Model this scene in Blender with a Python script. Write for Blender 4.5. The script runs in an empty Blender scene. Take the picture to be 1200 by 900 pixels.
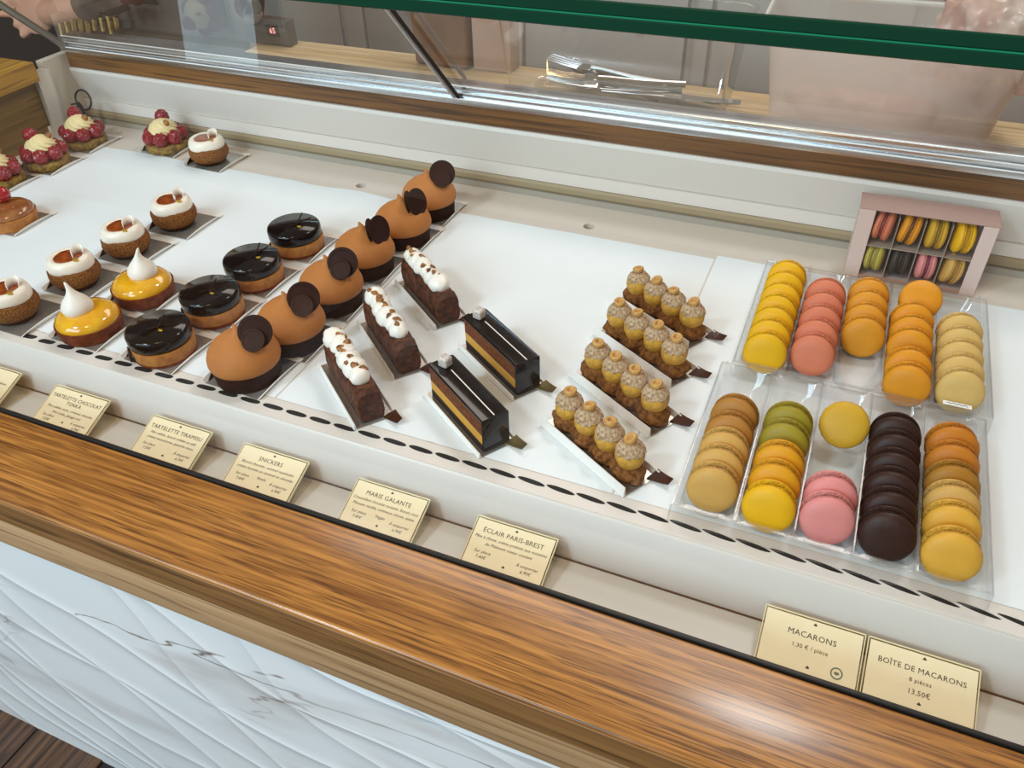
import bpy, bmesh, math, random
from mathutils import Vector, Matrix, Euler, noise
PI = math.pi
R = math.radians
random.seed(7)
S = bpy.context.scene
C = S.collection
DZ = 0.715          # height of the display deck above the shop floor; everything is modelled with the deck at z=0, then lifted

# ------------------------------------------------------------------ camera, world, lights, exposure
AX = Vector((0.92094743, 0.22998687, -0.31458204))
AY = Vector((0.38896492, -0.59163646, 0.70616754))
AZ = Vector((-0.02370894, -0.77270456, -0.6343229))
cam_d = bpy.data.cameras.new('camera')
cam = bpy.data.objects.new('camera', cam_d); C.objects.link(cam)
cam_d.sensor_width = 36; cam_d.lens = 36*943/1200; cam_d.clip_start = .01; cam_d.clip_end = 60
rt = Vector((AX[0], AY[0], AZ[0])); up = -Vector((AX[1], AY[1], AZ[1])); bk = -Vector((AX[2], AY[2], AZ[2]))
m = Matrix((rt, up, bk)).transposed().to_4x4(); m.translation = (0, 0, .55)
cam.matrix_world = m
S.camera = cam
S.view_settings.view_transform = 'Standard'; S.view_settings.look = 'None'
S.view_settings.gamma = 1; S.view_settings.use_curve_mapping = False
S.view_settings.exposure = 0.0
w = bpy.data.worlds.new('world'); S.world = w; w.use_nodes = True
w.node_tree.nodes['Background'].inputs[0].default_value = (1.0, .88, .74, 1)
w.node_tree.nodes['Background'].inputs[1].default_value = 0.34

def area(name, loc, target, sx, sy, power, col, spread=180):
    d = bpy.data.lights.new(name, 'AREA'); d.shape = 'RECTANGLE'; d.size = sx; d.size_y = sy
    d.energy = power; d.color = col; d.spread = R(spread)
    o = bpy.data.objects.new(name, d); C.objects.link(o); o.location = loc
    o.rotation_euler = (Vector(target)-Vector(loc)).to_track_quat('-Z', 'Y').to_euler()
    return o
area('shop_window_daylight', (-1.5, -2.5, 1.55), (-.5, .3, -.25), 2.8, 1.3, 92, (.60, .85, 1.0))
area('glass_door_daylight', (-2.93, -2.5, .42), (-2.5, .5, .3), .40, 1.05, 5, (.62, .88, 1.0))
area('ceiling_spot', (-1.25, -.75, 1.75), (-.35, .62, 0), .3, .3, 20, (.78, .91, 1.0))
area('ceiling_spot', (.26, 1.5, 1.85), (-.2, .5, 0), .3, .3, 11, (.92, .96, 1.0))
area('warm_pendant', (-.3, -.25, 1.5), (-.3, .3, 0), .3, .3, 6, (1.0, .68, .34))
area('staff_side_light', (-.5, 2.2, 1.7), (-.5, 1.5, 0), 1.8, .5, 16, (1.0, .88, .80))
S.cycles.transparent_max_bounces = 24

# ------------------------------------------------------------------ materials
MATS = {}
def lin(c):
    return tuple((x/12.92 if x <= .04045 else ((x+.055)/1.055)**2.4) for x in c)
def srgb(h):
    return lin((int(h[0:2], 16)/255, int(h[2:4], 16)/255, int(h[4:6], 16)/255))
def mat(name, hexcol, rough=.5, var=0, vscale=40, bump=0, bscale=80, metal=0, spec=.5, hex2=None, sss=0, coat=0, detail=4, stretch=(1, 1, 1), subcol=None):
    if name in MATS: return MATS[name]
    m = bpy.data.materials.new(name); m.use_nodes = True
    nt = m.node_tree; b = nt.nodes['Principled BSDF']
    c1 = srgb(hexcol)
    b.inputs['Base Color'].default_value = (*c1, 1); b.inputs['Roughness'].default_value = rough
    b.inputs['Metallic'].default_value = metal; b.inputs['Specular IOR Level'].default_value = spec
    b.inputs['Coat Weight'].default_value = coat; b.inputs['Coat Roughness'].default_value = .04
    if sss:
        b.inputs['Subsurface Weight'].default_value = sss; b.inputs['Subsurface Radius'].default_value = (.01, .006, .003); b.inputs['Subsurface Scale'].default_value = .4
    tc = nt.nodes.new('ShaderNodeTexCoord'); mp = nt.nodes.new('ShaderNodeMapping'); mp.inputs['Scale'].default_value = stretch
    nt.links.new(tc.outputs['Object'], mp.inputs[0])
    if var or hex2:
        n = nt.nodes.new('ShaderNodeTexNoise'); n.inputs['Scale'].default_value = vscale; n.inputs['Detail'].default_value = detail
        nt.links.new(mp.outputs[0], n.inputs['Vector'])
        r = nt.nodes.new('ShaderNodeValToRGB')
        r.color_ramp.elements[0].position = .35; r.color_ramp.elements[1].position = .65
        c2 = srgb(hex2) if hex2 else tuple(x*(1-var) for x in c1)
        r.color_ramp.elements[0].color = (*c2, 1); r.color_ramp.elements[1].color = (*c1, 1)
        nt.links.new(n.outputs[0], r.inputs[0]); nt.links.new(r.outputs[0], b.inputs['Base Color'])
    if bump:
        n = nt.nodes.new('ShaderNodeTexNoise'); n.inputs['Scale'].default_value = bscale; n.inputs['Detail'].default_value = 5
        nt.links.new(mp.outputs[0], n.inputs['Vector'])
        bp = nt.nodes.new('ShaderNodeBump'); bp.inputs['Strength'].default_value = bump; bp.inputs['Distance'].default_value = .002
        nt.links.new(n.outputs[0], bp.inputs['Height']); nt.links.new(bp.outputs[0], b.inputs['Normal'])
    MATS[name] = m
    return m

def thin_glass(name, tint=(1, 1, 1), refl=1.0, rough=.0, base=.02, haze=0, hazecol=(1, 1, 1)):
    """A pane too thin to refract: light goes straight through, the surface mirrors by Fresnel."""
    if name in MATS: return MATS[name]
    m = bpy.data.materials.new(name); m.use_nodes = True; nt = m.node_tree
    nt.nodes.remove(nt.nodes['Principled BSDF']); out = nt.nodes['Material Output']
    tr = nt.nodes.new('ShaderNodeBsdfTransparent'); tr.inputs[0].default_value = (*tint, 1)
    gl = nt.nodes.new('ShaderNodeBsdfGlossy'); gl.inputs['Roughness'].default_value = rough
    lw = nt.nodes.new('ShaderNodeFresnel')
    gm = nt.nodes.new('ShaderNodeNewGeometry'); ir = nt.nodes.new('ShaderNodeMapRange')      # same mirror strength from either face
    ir.inputs['To Min'].default_value = 1.45; ir.inputs['To Max'].default_value = 1/1.45
    nt.links.new(gm.outputs['Backfacing'], ir.inputs[0]); nt.links.new(ir.outputs[0], lw.inputs[0])
    mu = nt.nodes.new('ShaderNodeMath'); mu.operation = 'MULTIPLY_ADD'; mu.inputs[1].default_value = refl; mu.inputs[2].default_value = base
    mu.use_clamp = True
    nt.links.new(lw.outputs[0], mu.inputs[0])
    src = tr
    if haze:
        df = nt.nodes.new('ShaderNodeBsdfTranslucent'); df.inputs[0].default_value = (*hazecol, 1)
        dd = nt.nodes.new('ShaderNodeBsdfDiffuse'); dd.inputs[0].default_value = (*hazecol, 1)
        ad = nt.nodes.new('ShaderNodeMixShader'); ad.inputs[0].default_value = .5
        nt.links.new(df.outputs[0], ad.inputs[1]); nt.links.new(dd.outputs[0], ad.inputs[2])
        mx0 = nt.nodes.new('ShaderNodeMixShader'); mx0.inputs[0].default_value = haze
        nt.links.new(tr.outputs[0], mx0.inputs[1]); nt.links.new(ad.outputs[0], mx0.inputs[2]); src = mx0
    mx = nt.nodes.new('ShaderNodeMixShader')
    nt.links.new(mu.outputs[0], mx.inputs[0]); nt.links.new(src.outputs[0], mx.inputs[1]); nt.links.new(gl.outputs[0], mx.inputs[2])
    nt.links.new(mx.outputs[0], out.inputs[0])
    MATS[name] = m
    return m

def wood(name, light, dark, rough=.4, scale=1, axis=0, fine=140, coat=0):
    m = bpy.data.materials.new(name); m.use_nodes = True; nt = m.node_tree; b = nt.nodes['Principled BSDF']
    tc = nt.nodes.new('ShaderNodeTexCoord'); mp = nt.nodes.new('ShaderNodeMapping')
    s = [22*scale, 22*scale, 22*scale]; s[axis] = 1.6*scale; mp.inputs['Scale'].default_value = s
    nt.links.new(tc.outputs['Object'], mp.inputs[0])
    n0 = nt.nodes.new('ShaderNodeTexNoise'); n0.inputs['Scale'].default_value = 1.2; n0.inputs['Detail'].default_value = 6; n0.inputs['Distortion'].default_value = .6
    nt.links.new(mp.outputs[0], n0.inputs['Vector'])
    mp2 = nt.nodes.new('ShaderNodeMapping'); s2 = [fine, fine, fine]; s2[axis] = fine*.03; mp2.inputs['Scale'].default_value = s2
    nt.links.new(tc.outputs['Object'], mp2.inputs[0])
    # growth rings: sine of distance bent by low noise
    wv = nt.nodes.new('ShaderNodeTexWave'); wv.wave_type = 'BANDS'; wv.bands_direction = 'Y' if axis == 0 else 'X'
    mp3 = nt.nodes.new('ShaderNodeMapping'); s3 = [9*scale]*3; s3[axis] = .55*scale; mp3.inputs['Scale'].default_value = s3
    nt.links.new(tc.outputs['Object'], mp3.inputs[0]); nt.links.new(mp3.outputs[0], wv.inputs['Vector'])
    wv.inputs['Scale'].default_value = 2.2; wv.inputs['Distortion'].default_value = 10; wv.inputs['Detail'].default_value = 3; wv.inputs['Detail Scale'].default_value = .8
    n2 = nt.nodes.new('ShaderNodeTexNoise'); n2.inputs['Scale'].default_value = 1.0; n2.inputs['Detail'].default_value = 2
    nt.links.new(mp2.outputs[0], n2.inputs['Vector'])
    mix = nt.nodes.new('ShaderNodeMix'); mix.data_type = 'FLOAT'; mix.inputs[0].default_value = .3
    nt.links.new(n0.outputs[0], mix.inputs[2]); nt.links.new(wv.outputs['Fac'], mix.inputs[3])
    mix2 = nt.nodes.new('ShaderNodeMix'); mix2.data_type = 'FLOAT'; mix2.inputs[0].default_value = .5
    nt.links.new(mix.outputs[0], mix2.inputs[2]); nt.links.new(n2.outputs[0], mix2.inputs[3])
    r = nt.nodes.new('ShaderNodeValToRGB')
    r.color_ramp.elements[0].position = .30; r.color_ramp.elements[1].position = .66
    r.color_ramp.elements[0].color = (*srgb(dark), 1); r.color_ramp.elements[1].color = (*srgb(light), 1)
    nt.links.new(mix2.outputs[0], r.inputs[0])
    mp4 = nt.nodes.new('ShaderNodeMapping'); s4 = [fine*1.5]*3; s4[axis] = fine*.05; mp4.inputs['Scale'].default_value = s4
    nt.links.new(tc.outputs['Object'], mp4.inputs[0])
    n4 = nt.nodes.new('ShaderNodeTexNoise'); n4.inputs['Scale'].default_value = 1.0; n4.inputs['Detail'].default_value = 1; nt.links.new(mp4.outputs[0], n4.inputs['Vector'])
    r4 = nt.nodes.new('ShaderNodeMapRange'); r4.inputs['From Min'].default_value = .56; r4.inputs['From Max'].default_value = .66; r4.inputs['To Max'].default_value = .75; nt.links.new(n4.outputs[0], r4.inputs[0])
    mc = nt.nodes.new('ShaderNodeMix'); mc.data_type = 'RGBA'; mc.inputs[7].default_value = (*(x*.6 for x in srgb(dark)), 1)
    nt.links.new(r4.outputs[0], mc.inputs[0]); nt.links.new(r.outputs[0], mc.inputs[6]); nt.links.new(mc.outputs[2], b.inputs['Base Color'])
    b.inputs['Roughness'].default_value = rough; b.inputs['Coat Weight'].default_value = coat; b.inputs['Coat Roughness'].default_value = .18
    bp = nt.nodes.new('ShaderNodeBump'); bp.inputs['Strength'].default_value = .25; bp.inputs['Distance'].default_value = .001
    nt.links.new(mix2.outputs[0], bp.inputs['Height']); nt.links.new(bp.outputs[0], b.inputs['Normal'])
    MATS[name] = m
    return m

def marble(name):
    m = bpy.data.materials.new(name); m.use_nodes = True; nt = m.node_tree; b = nt.nodes['Principled BSDF']
    tc = nt.nodes.new('ShaderNodeTexCoord'); mp = nt.nodes.new('ShaderNodeMapping')
    mp.inputs['Rotation'].default_value = (0, R(-38), 0); mp.inputs['Scale'].default_value = (2.0, 1, 7.0)
    nt.links.new(tc.outputs['Object'], mp.inputs[0])
    def crack(scale, width, dist):
        n = nt.nodes.new('ShaderNodeTexNoise'); n.inputs['Scale'].default_value = scale; n.inputs['Detail'].default_value = 5; n.inputs['Distortion'].default_value = dist
        nt.links.new(mp.outputs[0], n.inputs['Vector'])
        s = nt.nodes.new('ShaderNodeMath'); s.operation = 'SUBTRACT'; s.inputs[1].default_value = .5; nt.links.new(n.outputs[0], s.inputs[0])
        a = nt.nodes.new('ShaderNodeMath'); a.operation = 'ABSOLUTE'; nt.links.new(s.outputs[0], a.inputs[0])
        r = nt.nodes.new('ShaderNodeMapRange'); r.inputs['From Min'].default_value = 0; r.inputs['From Max'].default_value = width
        r.inputs['To Min'].default_value = 1; r.inputs['To Max'].default_value = 0; nt.links.new(a.outputs[0], r.inputs[0])
        return r.outputs[0]
    v1 = crack(.55, .006, .8); v2 = crack(.4, .05, .3)
    gate = nt.nodes.new('ShaderNodeTexNoise'); gate.inputs['Scale'].default_value = 1.1; nt.links.new(mp.outputs[0], gate.inputs['Vector'])
    gr = nt.nodes.new('ShaderNodeMapRange'); gr.inputs['From Min'].default_value = .47; gr.inputs['From Max'].default_value = .62; nt.links.new(gate.outputs[0], gr.inputs[0])
    g1 = nt.nodes.new('ShaderNodeMath'); g1.operation = 'MULTIPLY'; nt.links.new(v1, g1.inputs[0]); nt.links.new(gr.outputs[0], g1.inputs[1])
    g2 = nt.nodes.new('ShaderNodeMath'); g2.operation = 'MULTIPLY'; nt.links.new(v2, g2.inputs[0]); nt.links.new(gr.outputs[0], g2.inputs[1])
    c1 = nt.nodes.new('ShaderNodeMix'); c1.data_type = 'RGBA'; c1.inputs[6].default_value = (*srgb('ECEDEE'), 1); c1.inputs[7].default_value = (*srgb('C3B4AC'), 1)
    nt.links.new(g2.outputs[0], c1.inputs[0])
    c2 = nt.nodes.new('ShaderNodeMix'); c2.data_type = 'RGBA'; c2.inputs[7].default_value = (*srgb('7A6252'), 1)
    nt.links.new(c1.outputs[2], c2.inputs[6]); nt.links.new(g1.outputs[0], c2.inputs[0])
    nt.links.new(c2.outputs[2], b.inputs['Base Color'])
    b.inputs['Roughness'].default_value = .3
    # embossed leaf-shaped waves: two families of soft ridges crossing at a small angle
    hs = []
    for ang, sc, ph in ((-24, 2.5, 0), (-52, 1.9, 3.3)):
        mq = nt.nodes.new('ShaderNodeMapping'); mq.inputs['Rotation'].default_value = (0, R(ang), 0); mq.inputs['Location'].default_value = (ph, 0, ph)
        wn = nt.nodes.new('ShaderNodeTexNoise'); wn.inputs['Scale'].default_value = 3.2; wn.inputs['Detail'].default_value = 0; nt.links.new(tc.outputs['Object'], wn.inputs['Vector'])
        wa = nt.nodes.new('ShaderNodeVectorMath'); wa.operation = 'MULTIPLY_ADD'; wa.inputs[1].default_value = (.22, 0, .22); nt.links.new(wn.outputs['Color'], wa.inputs[0]); nt.links.new(tc.outputs['Object'], wa.inputs[2])
        nt.links.new(wa.outputs[0], mq.inputs[0])
        wv = nt.nodes.new('ShaderNodeTexWave'); wv.bands_direction = 'Z'; wv.wave_profile = 'TRI'; wv.inputs['Scale'].default_value = sc
        wv.inputs['Distortion'].default_value = 3.2; wv.inputs['Detail'].default_value = 1; wv.inputs['Detail Scale'].default_value = .6
        nt.links.new(mq.outputs[0], wv.inputs['Vector'])
        pw = nt.nodes.new('ShaderNodeMath'); pw.operation = 'POWER'; pw.inputs[1].default_value = 7.0; nt.links.new(wv.outputs['Fac'], pw.inputs[0])
        hs.append(pw.outputs[0])
    mxh = nt.nodes.new('ShaderNodeMath'); mxh.operation = 'MAXIMUM'; nt.links.new(hs[0], mxh.inputs[0]); nt.links.new(hs[1], mxh.inputs[1])
    bp = nt.nodes.new('ShaderNodeBump'); bp.inputs['Strength'].default_value = .3; bp.inputs['Distance'].default_value = .008
    nt.links.new(mxh.outputs[0], bp.inputs['Height']); nt.links.new(bp.outputs[0], b.inputs['Normal'])
    MATS[name] = m
    return m

# ------------------------------------------------------------------ mesh helpers
def link(name, me, m=None, parent=None, loc=None, rot=None):
    o = bpy.data.objects.new(name, me); C.objects.link(o)
    if m is not None:
        if len(me.materials) == 0: me.materials.append(m)
    if parent: o.parent = parent
    if loc: o.location = loc
    if rot: o.rotation_euler = rot
    return o
def mesh(bm, smooth=True, sharp=None):
    bmesh.ops.recalc_face_normals(bm, faces=bm.faces)
    me = bpy.data.meshes.new('m'); bm.to_mesh(me); bm.free()
    if smooth:
        me.shade_smooth()
        if sharp: me.set_sharp_from_angle(angle=R(sharp))
    return me
def obj(name, bm, m, parent=None, smooth=True, sharp=35, loc=None, rot=None):
    return link(name, mesh(bm, smooth, sharp), m, parent, loc, rot)
def tag(o, label=None, cat=None, group=None, kind=None):
    if label: o['label'] = label
    if cat: o['category'] = cat
    if group: o['group'] = group
    if kind: o['kind'] = kind
    return o
def thing(name, label, cat, loc=(0, 0, 0), rz=0, group=None):
    o = bpy.data.objects.new(name, None); C.objects.link(o); o.empty_display_size = .02
    o.location = loc; o.rotation_euler = (0, 0, rz)
    return tag(o, label, cat, group)
def dup(root, loc, rz, label):
    r = root.copy(); C.objects.link(r); r.location = loc; r.rotation_euler = (0, 0, rz); r['label'] = label
    def kids(a, b):
        for ch in [c for c in ALLKIDS(a)]:
            c = ch.copy(); C.objects.link(c); c.parent = b; kids(ch, c)
    kids(root, r)
    return r
def ALLKIDS(o):
    return list(o.children)
def box(bm, x0, x1, y0, y1, z0, z1, bev=0, seg=2, mtx=None):
    r = bmesh.ops.create_cube(bm, size=1)
    vs = r['verts']
    for v in vs:
        v.co = Vector(((x0+x1)/2+v.co.x*(x1-x0), (y0+y1)/2+v.co.y*(y1-y0), (z0+z1)/2+v.co.z*(z1-z0)))
    if bev:
        es = list({e for v in vs for e in v.link_edges})
        rr = bmesh.ops.bevel(bm, geom=es, offset=bev, segments=seg, affect='EDGES', profile=.5)
        vs = list({v for f in rr['faces'] for v in f.verts} | {v for v in vs if v.is_valid})
    if mtx is not None:
        for v in vs: v.co = mtx @ v.co
    return vs
def bx(*a, **k):
    bm = bmesh.new(); box(bm, *a, **k); return bm
def lathe(prof, seg=40, fn=None, bm=None, mtx=None, cap=True):
    """prof: list of (r, z) from bottom to top; fn(r, th, z, i) -> (r, z)"""
    bm = bm or bmesh.new(); rings = []
    for i, (r, z) in enumerate(prof):
        ring = []
        if r < 1e-6:
            v = bm.verts.new((0, 0, z)); rings.append([v]); continue
        for k in range(seg):
            th = 2*PI*k/seg; rr, zz = (r, z) if fn is None else fn(r, th, z, i)
            ring.append(bm.verts.new((rr*math.cos(th), rr*math.sin(th), zz)))
        rings.append(ring)
    for a, b in zip(rings, rings[1:]):
        for k in range(seg):
            k2 = (k+1) % seg
            if len(a) == 1 and len(b) == 1: continue
            if len(a) == 1: bm.faces.new((a[0], b[k2], b[k]))
            elif len(b) == 1: bm.faces.new((a[k], a[k2], b[0]))
            else: bm.faces.new((a[k], a[k2], b[k2], b[k]))
    if cap:
        if len(rings[0]) > 1: bm.faces.new(list(reversed(rings[0])))
        if len(rings[-1]) > 1: bm.faces.new(rings[-1])
    if mtx is not None:
        for ring in rings:
            for v in ring: v.co = mtx @ v.co
    return bm
def tube(pts, rad, seg=8, bm=None, closed=False):
    bm = bm or bmesh.new(); pts = [Vector(p) for p in pts]; n = len(pts); rings = []
    up = Vector((0, 0, 1))
    for i, p in enumerate(pts):
        a = pts[i-1] if (i > 0 or closed) else p; b = pts[(i+1) % n] if (i < n-1 or closed) else p
        t = (b-a).normalized(); u = t.cross(up)
        if u.length < .05: u = t.cross(Vector((0, 1, 0)))
        u.normalize(); v = u.cross(t); r = rad[i] if isinstance(rad, (list, tuple)) else rad
        rings.append([bm.verts.new(p+(u*math.cos(2*PI*k/seg)+v*math.sin(2*PI*k/seg))*r) for k in range(seg)])
    prs = list(zip(rings, rings[1:])) + ([(rings[-1], rings[0])] if closed else [])
    for a, b in prs:
        for k in range(seg): bm.faces.new((a[k], a[(k+1) % seg], b[(k+1) % seg], b[k]))
    if not closed:
        bm.faces.new(list(reversed(rings[0]))); bm.faces.new(rings[-1])
    return bm
def prism(poly, x0, x1, bm=None):
    """extrude a (y,z) polygon along x"""
    bm = bm or bmesh.new()
    a = [bm.verts.new((x0, y, z)) for y, z in poly]; b = [bm.verts.new((x1, y, z)) for y, z in poly]; n = len(poly)
    bm.faces.new(a); bm.faces.new(list(reversed(b)))
    for i in range(n): bm.faces.new((a[i], b[i], b[(i+1) % n], a[(i+1) % n]))
    return bm
def blob(rx, ry, rz, amp=.0, sc=60, seed=0, sub=3, mtx=None, bm=None, zmin=None):
    bm = bm or bmesh.new()
    r = bmesh.ops.create_icosphere(bm, subdivisions=sub, radius=1)
    for v in r['verts']:
        d = v.co.copy(); p = Vector((d.x*rx, d.y*ry, d.z*rz))
        if amp: p += d*amp*noise.noise(p*sc+Vector((seed*3.1, seed*1.7, seed)))
        if zmin is not None and p.z < zmin: p.z = zmin
        v.co = (mtx @ p) if mtx is not None else p
    return bm
def T(x, y, z, rx=0, ry=0, rz=0, s=1):
    return Matrix.Translation((x, y, z)) @ Euler((rx, ry, rz)).to_matrix().to_4x4() @ Matrix.Scale(s, 4)
_fc = {}
def text_mesh(txt, size, shear=0, align='CENTER', spacing=1.0):
    cu = bpy.data.curves.new('t', 'FONT'); cu.body = txt; cu.size = size; cu.shear = shear; cu.align_x = align; cu.align_y = 'CENTER'
    cu.space_character = spacing; cu.resolution_u = 2
    o = bpy.data.objects.new('t', cu); C.objects.link(o)
    dg = bpy.context.evaluated_depsgraph_get(); me = bpy.data.meshes.new_from_object(o.evaluated_get(dg))
    bpy.data.objects.remove(o); bpy.data.curves.remove(cu)
    return me

# ------------------------------------------------------------------ material palette
M_white = mat('white_laminate', 'DDD5CD', .35)
M_deck = mat('deck_laminate', 'D9CDC1', .4, var=.04, vscale=3)
M_paper = mat('white_paper', 'EAF0F3', .55, var=.05, vscale=5, bump=.08, bscale=12)
M_oak = wood('oak_plank', 'B87C36', '6A3A0C', .34, coat=.45, scale=1.9, fine=420)
M_oakface = wood('oak_edge', '94683A', '5E3C1C', .5)
M_oaklite = wood('oak_apron', 'C09A72', 'A67F58', .5)
M_goldwood = wood('gold_wood', 'C79A3A', '9A6E1C', .5, axis=1)
M_olive = wood('olive_wood', '8A6A2C', '5E4412', .5, axis=1)
M_darkwood = wood('dark_floor', '6A4830', '2A1A10', .4, axis=1)
M_brownrail = wood('brown_rail', '8A5A26', '4A2A0C', .45)
M_work = wood('worktop_beech', 'D8BC90', 'BFA070', .5, scale=.5)
M_marble = marble('embossed_marble')
M_black = mat('black_rubber', '0C0C0C', .5)
M_hole = mat('hole_dark', '15130F', .8)
M_alu = mat('brushed_aluminium', 'D5D8DC', .25, metal=1, bump=.05, bscale=40, stretch=(.05, 1, 1))
M_steel = mat('steel', 'B8B8B8', .2, metal=1)
M_grey = mat('grey_trim', 'A39C90', .4)
M_tan = mat('tan_strip', '9C8A6C', .5)
M_glass = thin_glass('clear_glass', (.985, .99, .985))
M_topglass = thin_glass('top_glass', (.95, .98, .96), base=.03)
M_green = mat('green_glass_edge', '023A28', .2, var=.25, vscale=6, spec=.3, stretch=(.3, 1, 1))
M_green2 = mat('green_glass_interlayer', '0E7A56', .3)
M_plastic = thin_glass('clear_plastic', (.97, .97, .97), refl=1.0, rough=.06, base=.05, haze=.03)
M_acryl = thin_glass('acrylic', (.97, .95, .9), refl=.8, base=.02, rough=.05)
M_acryledge = mat('acrylic_edge', 'F2E4B4', .2)
M_frost = thin_glass('frosted_plastic', (.9, .88, .86), refl=.3, rough=.3, haze=.66, hazecol=srgb('EADDD4'))
M_card = mat('cream_card', 'FDEBC2', .6, var=.04, vscale=30)
M_ink = mat('ink', '3A3226', .7)
M_silver = mat('silver_board', 'C2BDB6', .26, metal=.75)
M_lip = mat('white_board_edge', 'EDE8E2', .5)
M_tab = mat('board_tab_mirrored_brown', '3E1E0E', .2, spec=.6)  # painted brown for the cake reflected in the silver tab
M_goldtab = mat('gold_board_tab', '9C8A5E', .25, metal=.8)
# food
M_choux = mat('craquelin', '98602C', .8, hex2='5A3210', vscale=520, bump=1.0, bscale=420, spec=.2)
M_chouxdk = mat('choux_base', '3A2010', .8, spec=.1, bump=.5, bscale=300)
M_icing = mat('white_icing', 'F1E7D8', .3, sss=.1)
M_caramel = mat('caramel', 'A8501A', .12, hex2='7A3208', vscale=120, coat=.6)
M_curl = mat('white_choc_curl', 'EFE6DA', .3)
M_gold = mat('gold_leaf', 'D9B23C', .3, metal=.8, bump=.5, bscale=500)
M_lemon = mat('lemon_glaze', 'EDB418', .14, hex2='E2A010', vscale=60, coat=.8, sss=.1)
M_shell = mat('tart_shell', '853C12', .65, spec=.2, hex2='65290A', vscale=150, bump=.35, bscale=350)
M_shellgold = mat('golden_shell', 'C07E36', .55, hex2='A5652A', vscale=120, bump=.3, bscale=350)
M_shelldk = mat('cocoa_shell', '381A0C', .75, hex2='261006', vscale=200, bump=.35, bscale=350, spec=.15)
M_mering = mat('meringue', 'F2EAE0', .4, sss=.15)
M_glaze = mat('dark_glaze', '120805', .09, spec=.35)
M_choc = mat('dark_chocolate', '2E1208', .45, spec=.15)
M_milk = mat('milk_mousse', 'BA763C', .6, var=.08, vscale=60, bump=.25, bscale=900, spec=.25)
M_rasp = mat('raspberry', '98101E', .25, hex2='700612', vscale=200, coat=.35, spec=.35)
M_cream = mat('vanilla_cream', 'E9D5A0', .45, sss=.1)
M_pist = mat('pistachio_base', 'A07E2E', .7, hex2='64481A', vscale=150, bump=.8, bscale=300)
M_cherry = mat('cherry', 'A8101A', .08, coat=1)
M_flan = mat('caramel_glaze', 'A46A3A', .15, hex2='8A4E26', vscale=60, coat=.7)
M_cake = mat('chocolate_cake', '6A3A22', .6, hex2='341608', vscale=130, bump=1.0, bscale=240, spec=.3)
M_mallow = mat('white_meringue', 'F4EEE4', .35, sss=.1)
M_nut = mat('toasted_hazelnut', 'BC8038', .5, hex2='5E3010', vscale=150)
M_mousse = mat('brown_mousse', '7E421A', .6, hex2='562A10', vscale=260, bump=.8, bscale=420, spec=.2)
M_yel = mat('yellow_cream', 'D39A34', .5, var=.08, vscale=80)
M_bisc = mat('dark_biscuit', '24120A', .7, bump=.5, bscale=400)
M_sugar = mat('sugar_cube', 'E6DCD2', .5, hex2='B8ACA2', vscale=300, bump=.8, bscale=500)
M_praline = mat('praline_choux', 'D8A63E', .55, hex2='BE8A2C', vscale=120, bump=.4, bscale=500)
M_crumb = mat('hazelnut_crumb', 'D6BA98', .85, hex2='94704E', vscale=300, bump=1.0, bscale=500)
M_pbase = mat('choux_crust', '94602E', .75, spec=.2, hex2='5E3616', vscale=220, bump=.9, bscale=320)
M_hnut = mat('hazelnut', 'D0A25C', .45, hex2='B4803C', vscale=150)
M_hnutin = mat('hazelnut_hollow', '6E4620', .6)
M_pink = mat('pink_carton', 'D6BDB4', .5)
M_pinkin = mat('pink_carton_inside', 'A8806E', .6)
M_skin = mat('skin', 'D29C80', .5, var=.06, vscale=30, sss=.1)

# ------------------------------------------------------------------ structure: floor, walls, counter
XL, XR = -1.30, .85
fl = obj('floor', bx(-4, 2.6, -2.9, 3.4, -.745, -.722), mat('floor_gap', '1A100A', .7)); tag(fl, kind='structure')
pb = bx(-.069, .069, -.6, .6, 0, .007, bev=.0012, seg=1); pbm = mesh(pb)
for i in range(26):
    for j in range(2):
        o = link('plank', pbm, M_darkwood, fl, (-2.90+i*.14, -.46+(j-1)*1.203+(i % 3)*.37, -.722))
def wall(name, *b, m=None):
    o = obj(name, bx(*b), m or mat('wall_paint', 'CFC4BA', .7)); return tag(o, kind='structure')
wall('wall_back', -4, 2.6, 3.3, 3.4, -.722, 2.0, m=mat('wall_greige', 'B8ABA0', .7))
wall('wall_left', -2.35, -2.25, .9, 3.3, -.722, 2.0, m=mat('wall_brown', '241A10', .8))
wall('wall_right', 2.5, 2.6, -2.9, 3.3, -.722, 2.0)

# counter front
mp_ = obj('trim_1', bx(-2.2, 1.4, .298, .32, -.722, -.085), M_marble); tag(mp_, 'embossed white marble panel with brown veins on counter front', kind='structure')
ap = obj('trim_2', bx(-2.2, 1.4, .2835, .33, -.088, -.039, bev=.0015), M_oaklite); tag(ap, kind='structure')
o = obj('trim_3', bx(-2.2, 1.4, .281, .3750, -.038, -.001, bev=.003, seg=3), M_oak); tag(o, kind='structure')
o = obj('trim_4', bx(-2.2, 1.4, .2805, .2822, -.0375, -.0045, bev=.0006, seg=1), M_oakface); tag(o, kind='structure')
o = obj('trim_5', bx(-2.2, 1.4, .3751, .3790, -.04, .0008, bev=.0006), M_black); tag(o, kind='structure')

# ledge + riser + grille + deck
o = obj('trim_6', bx(XL, XR, .379, .4535, -.075, -.055), mat('ledge_white', 'D9D2C8', .35)); tag(o, kind='structure')
o = obj('trim_16', bx(XL, XR, .4534, .4548, -.060, -.0538), mat('brown_joint', '5A3A1E', .6)); tag(o, kind='structure')
riser = prism([(.4545, -.0552), (.4545, -.075), (.482, -.075), (.482, -.0006), (.4725, -.0006), (.470, -.003)], XL, XR)
o = obj('trim_7', riser, M_white, sharp=60); tag(o, kind='structure')
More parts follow.
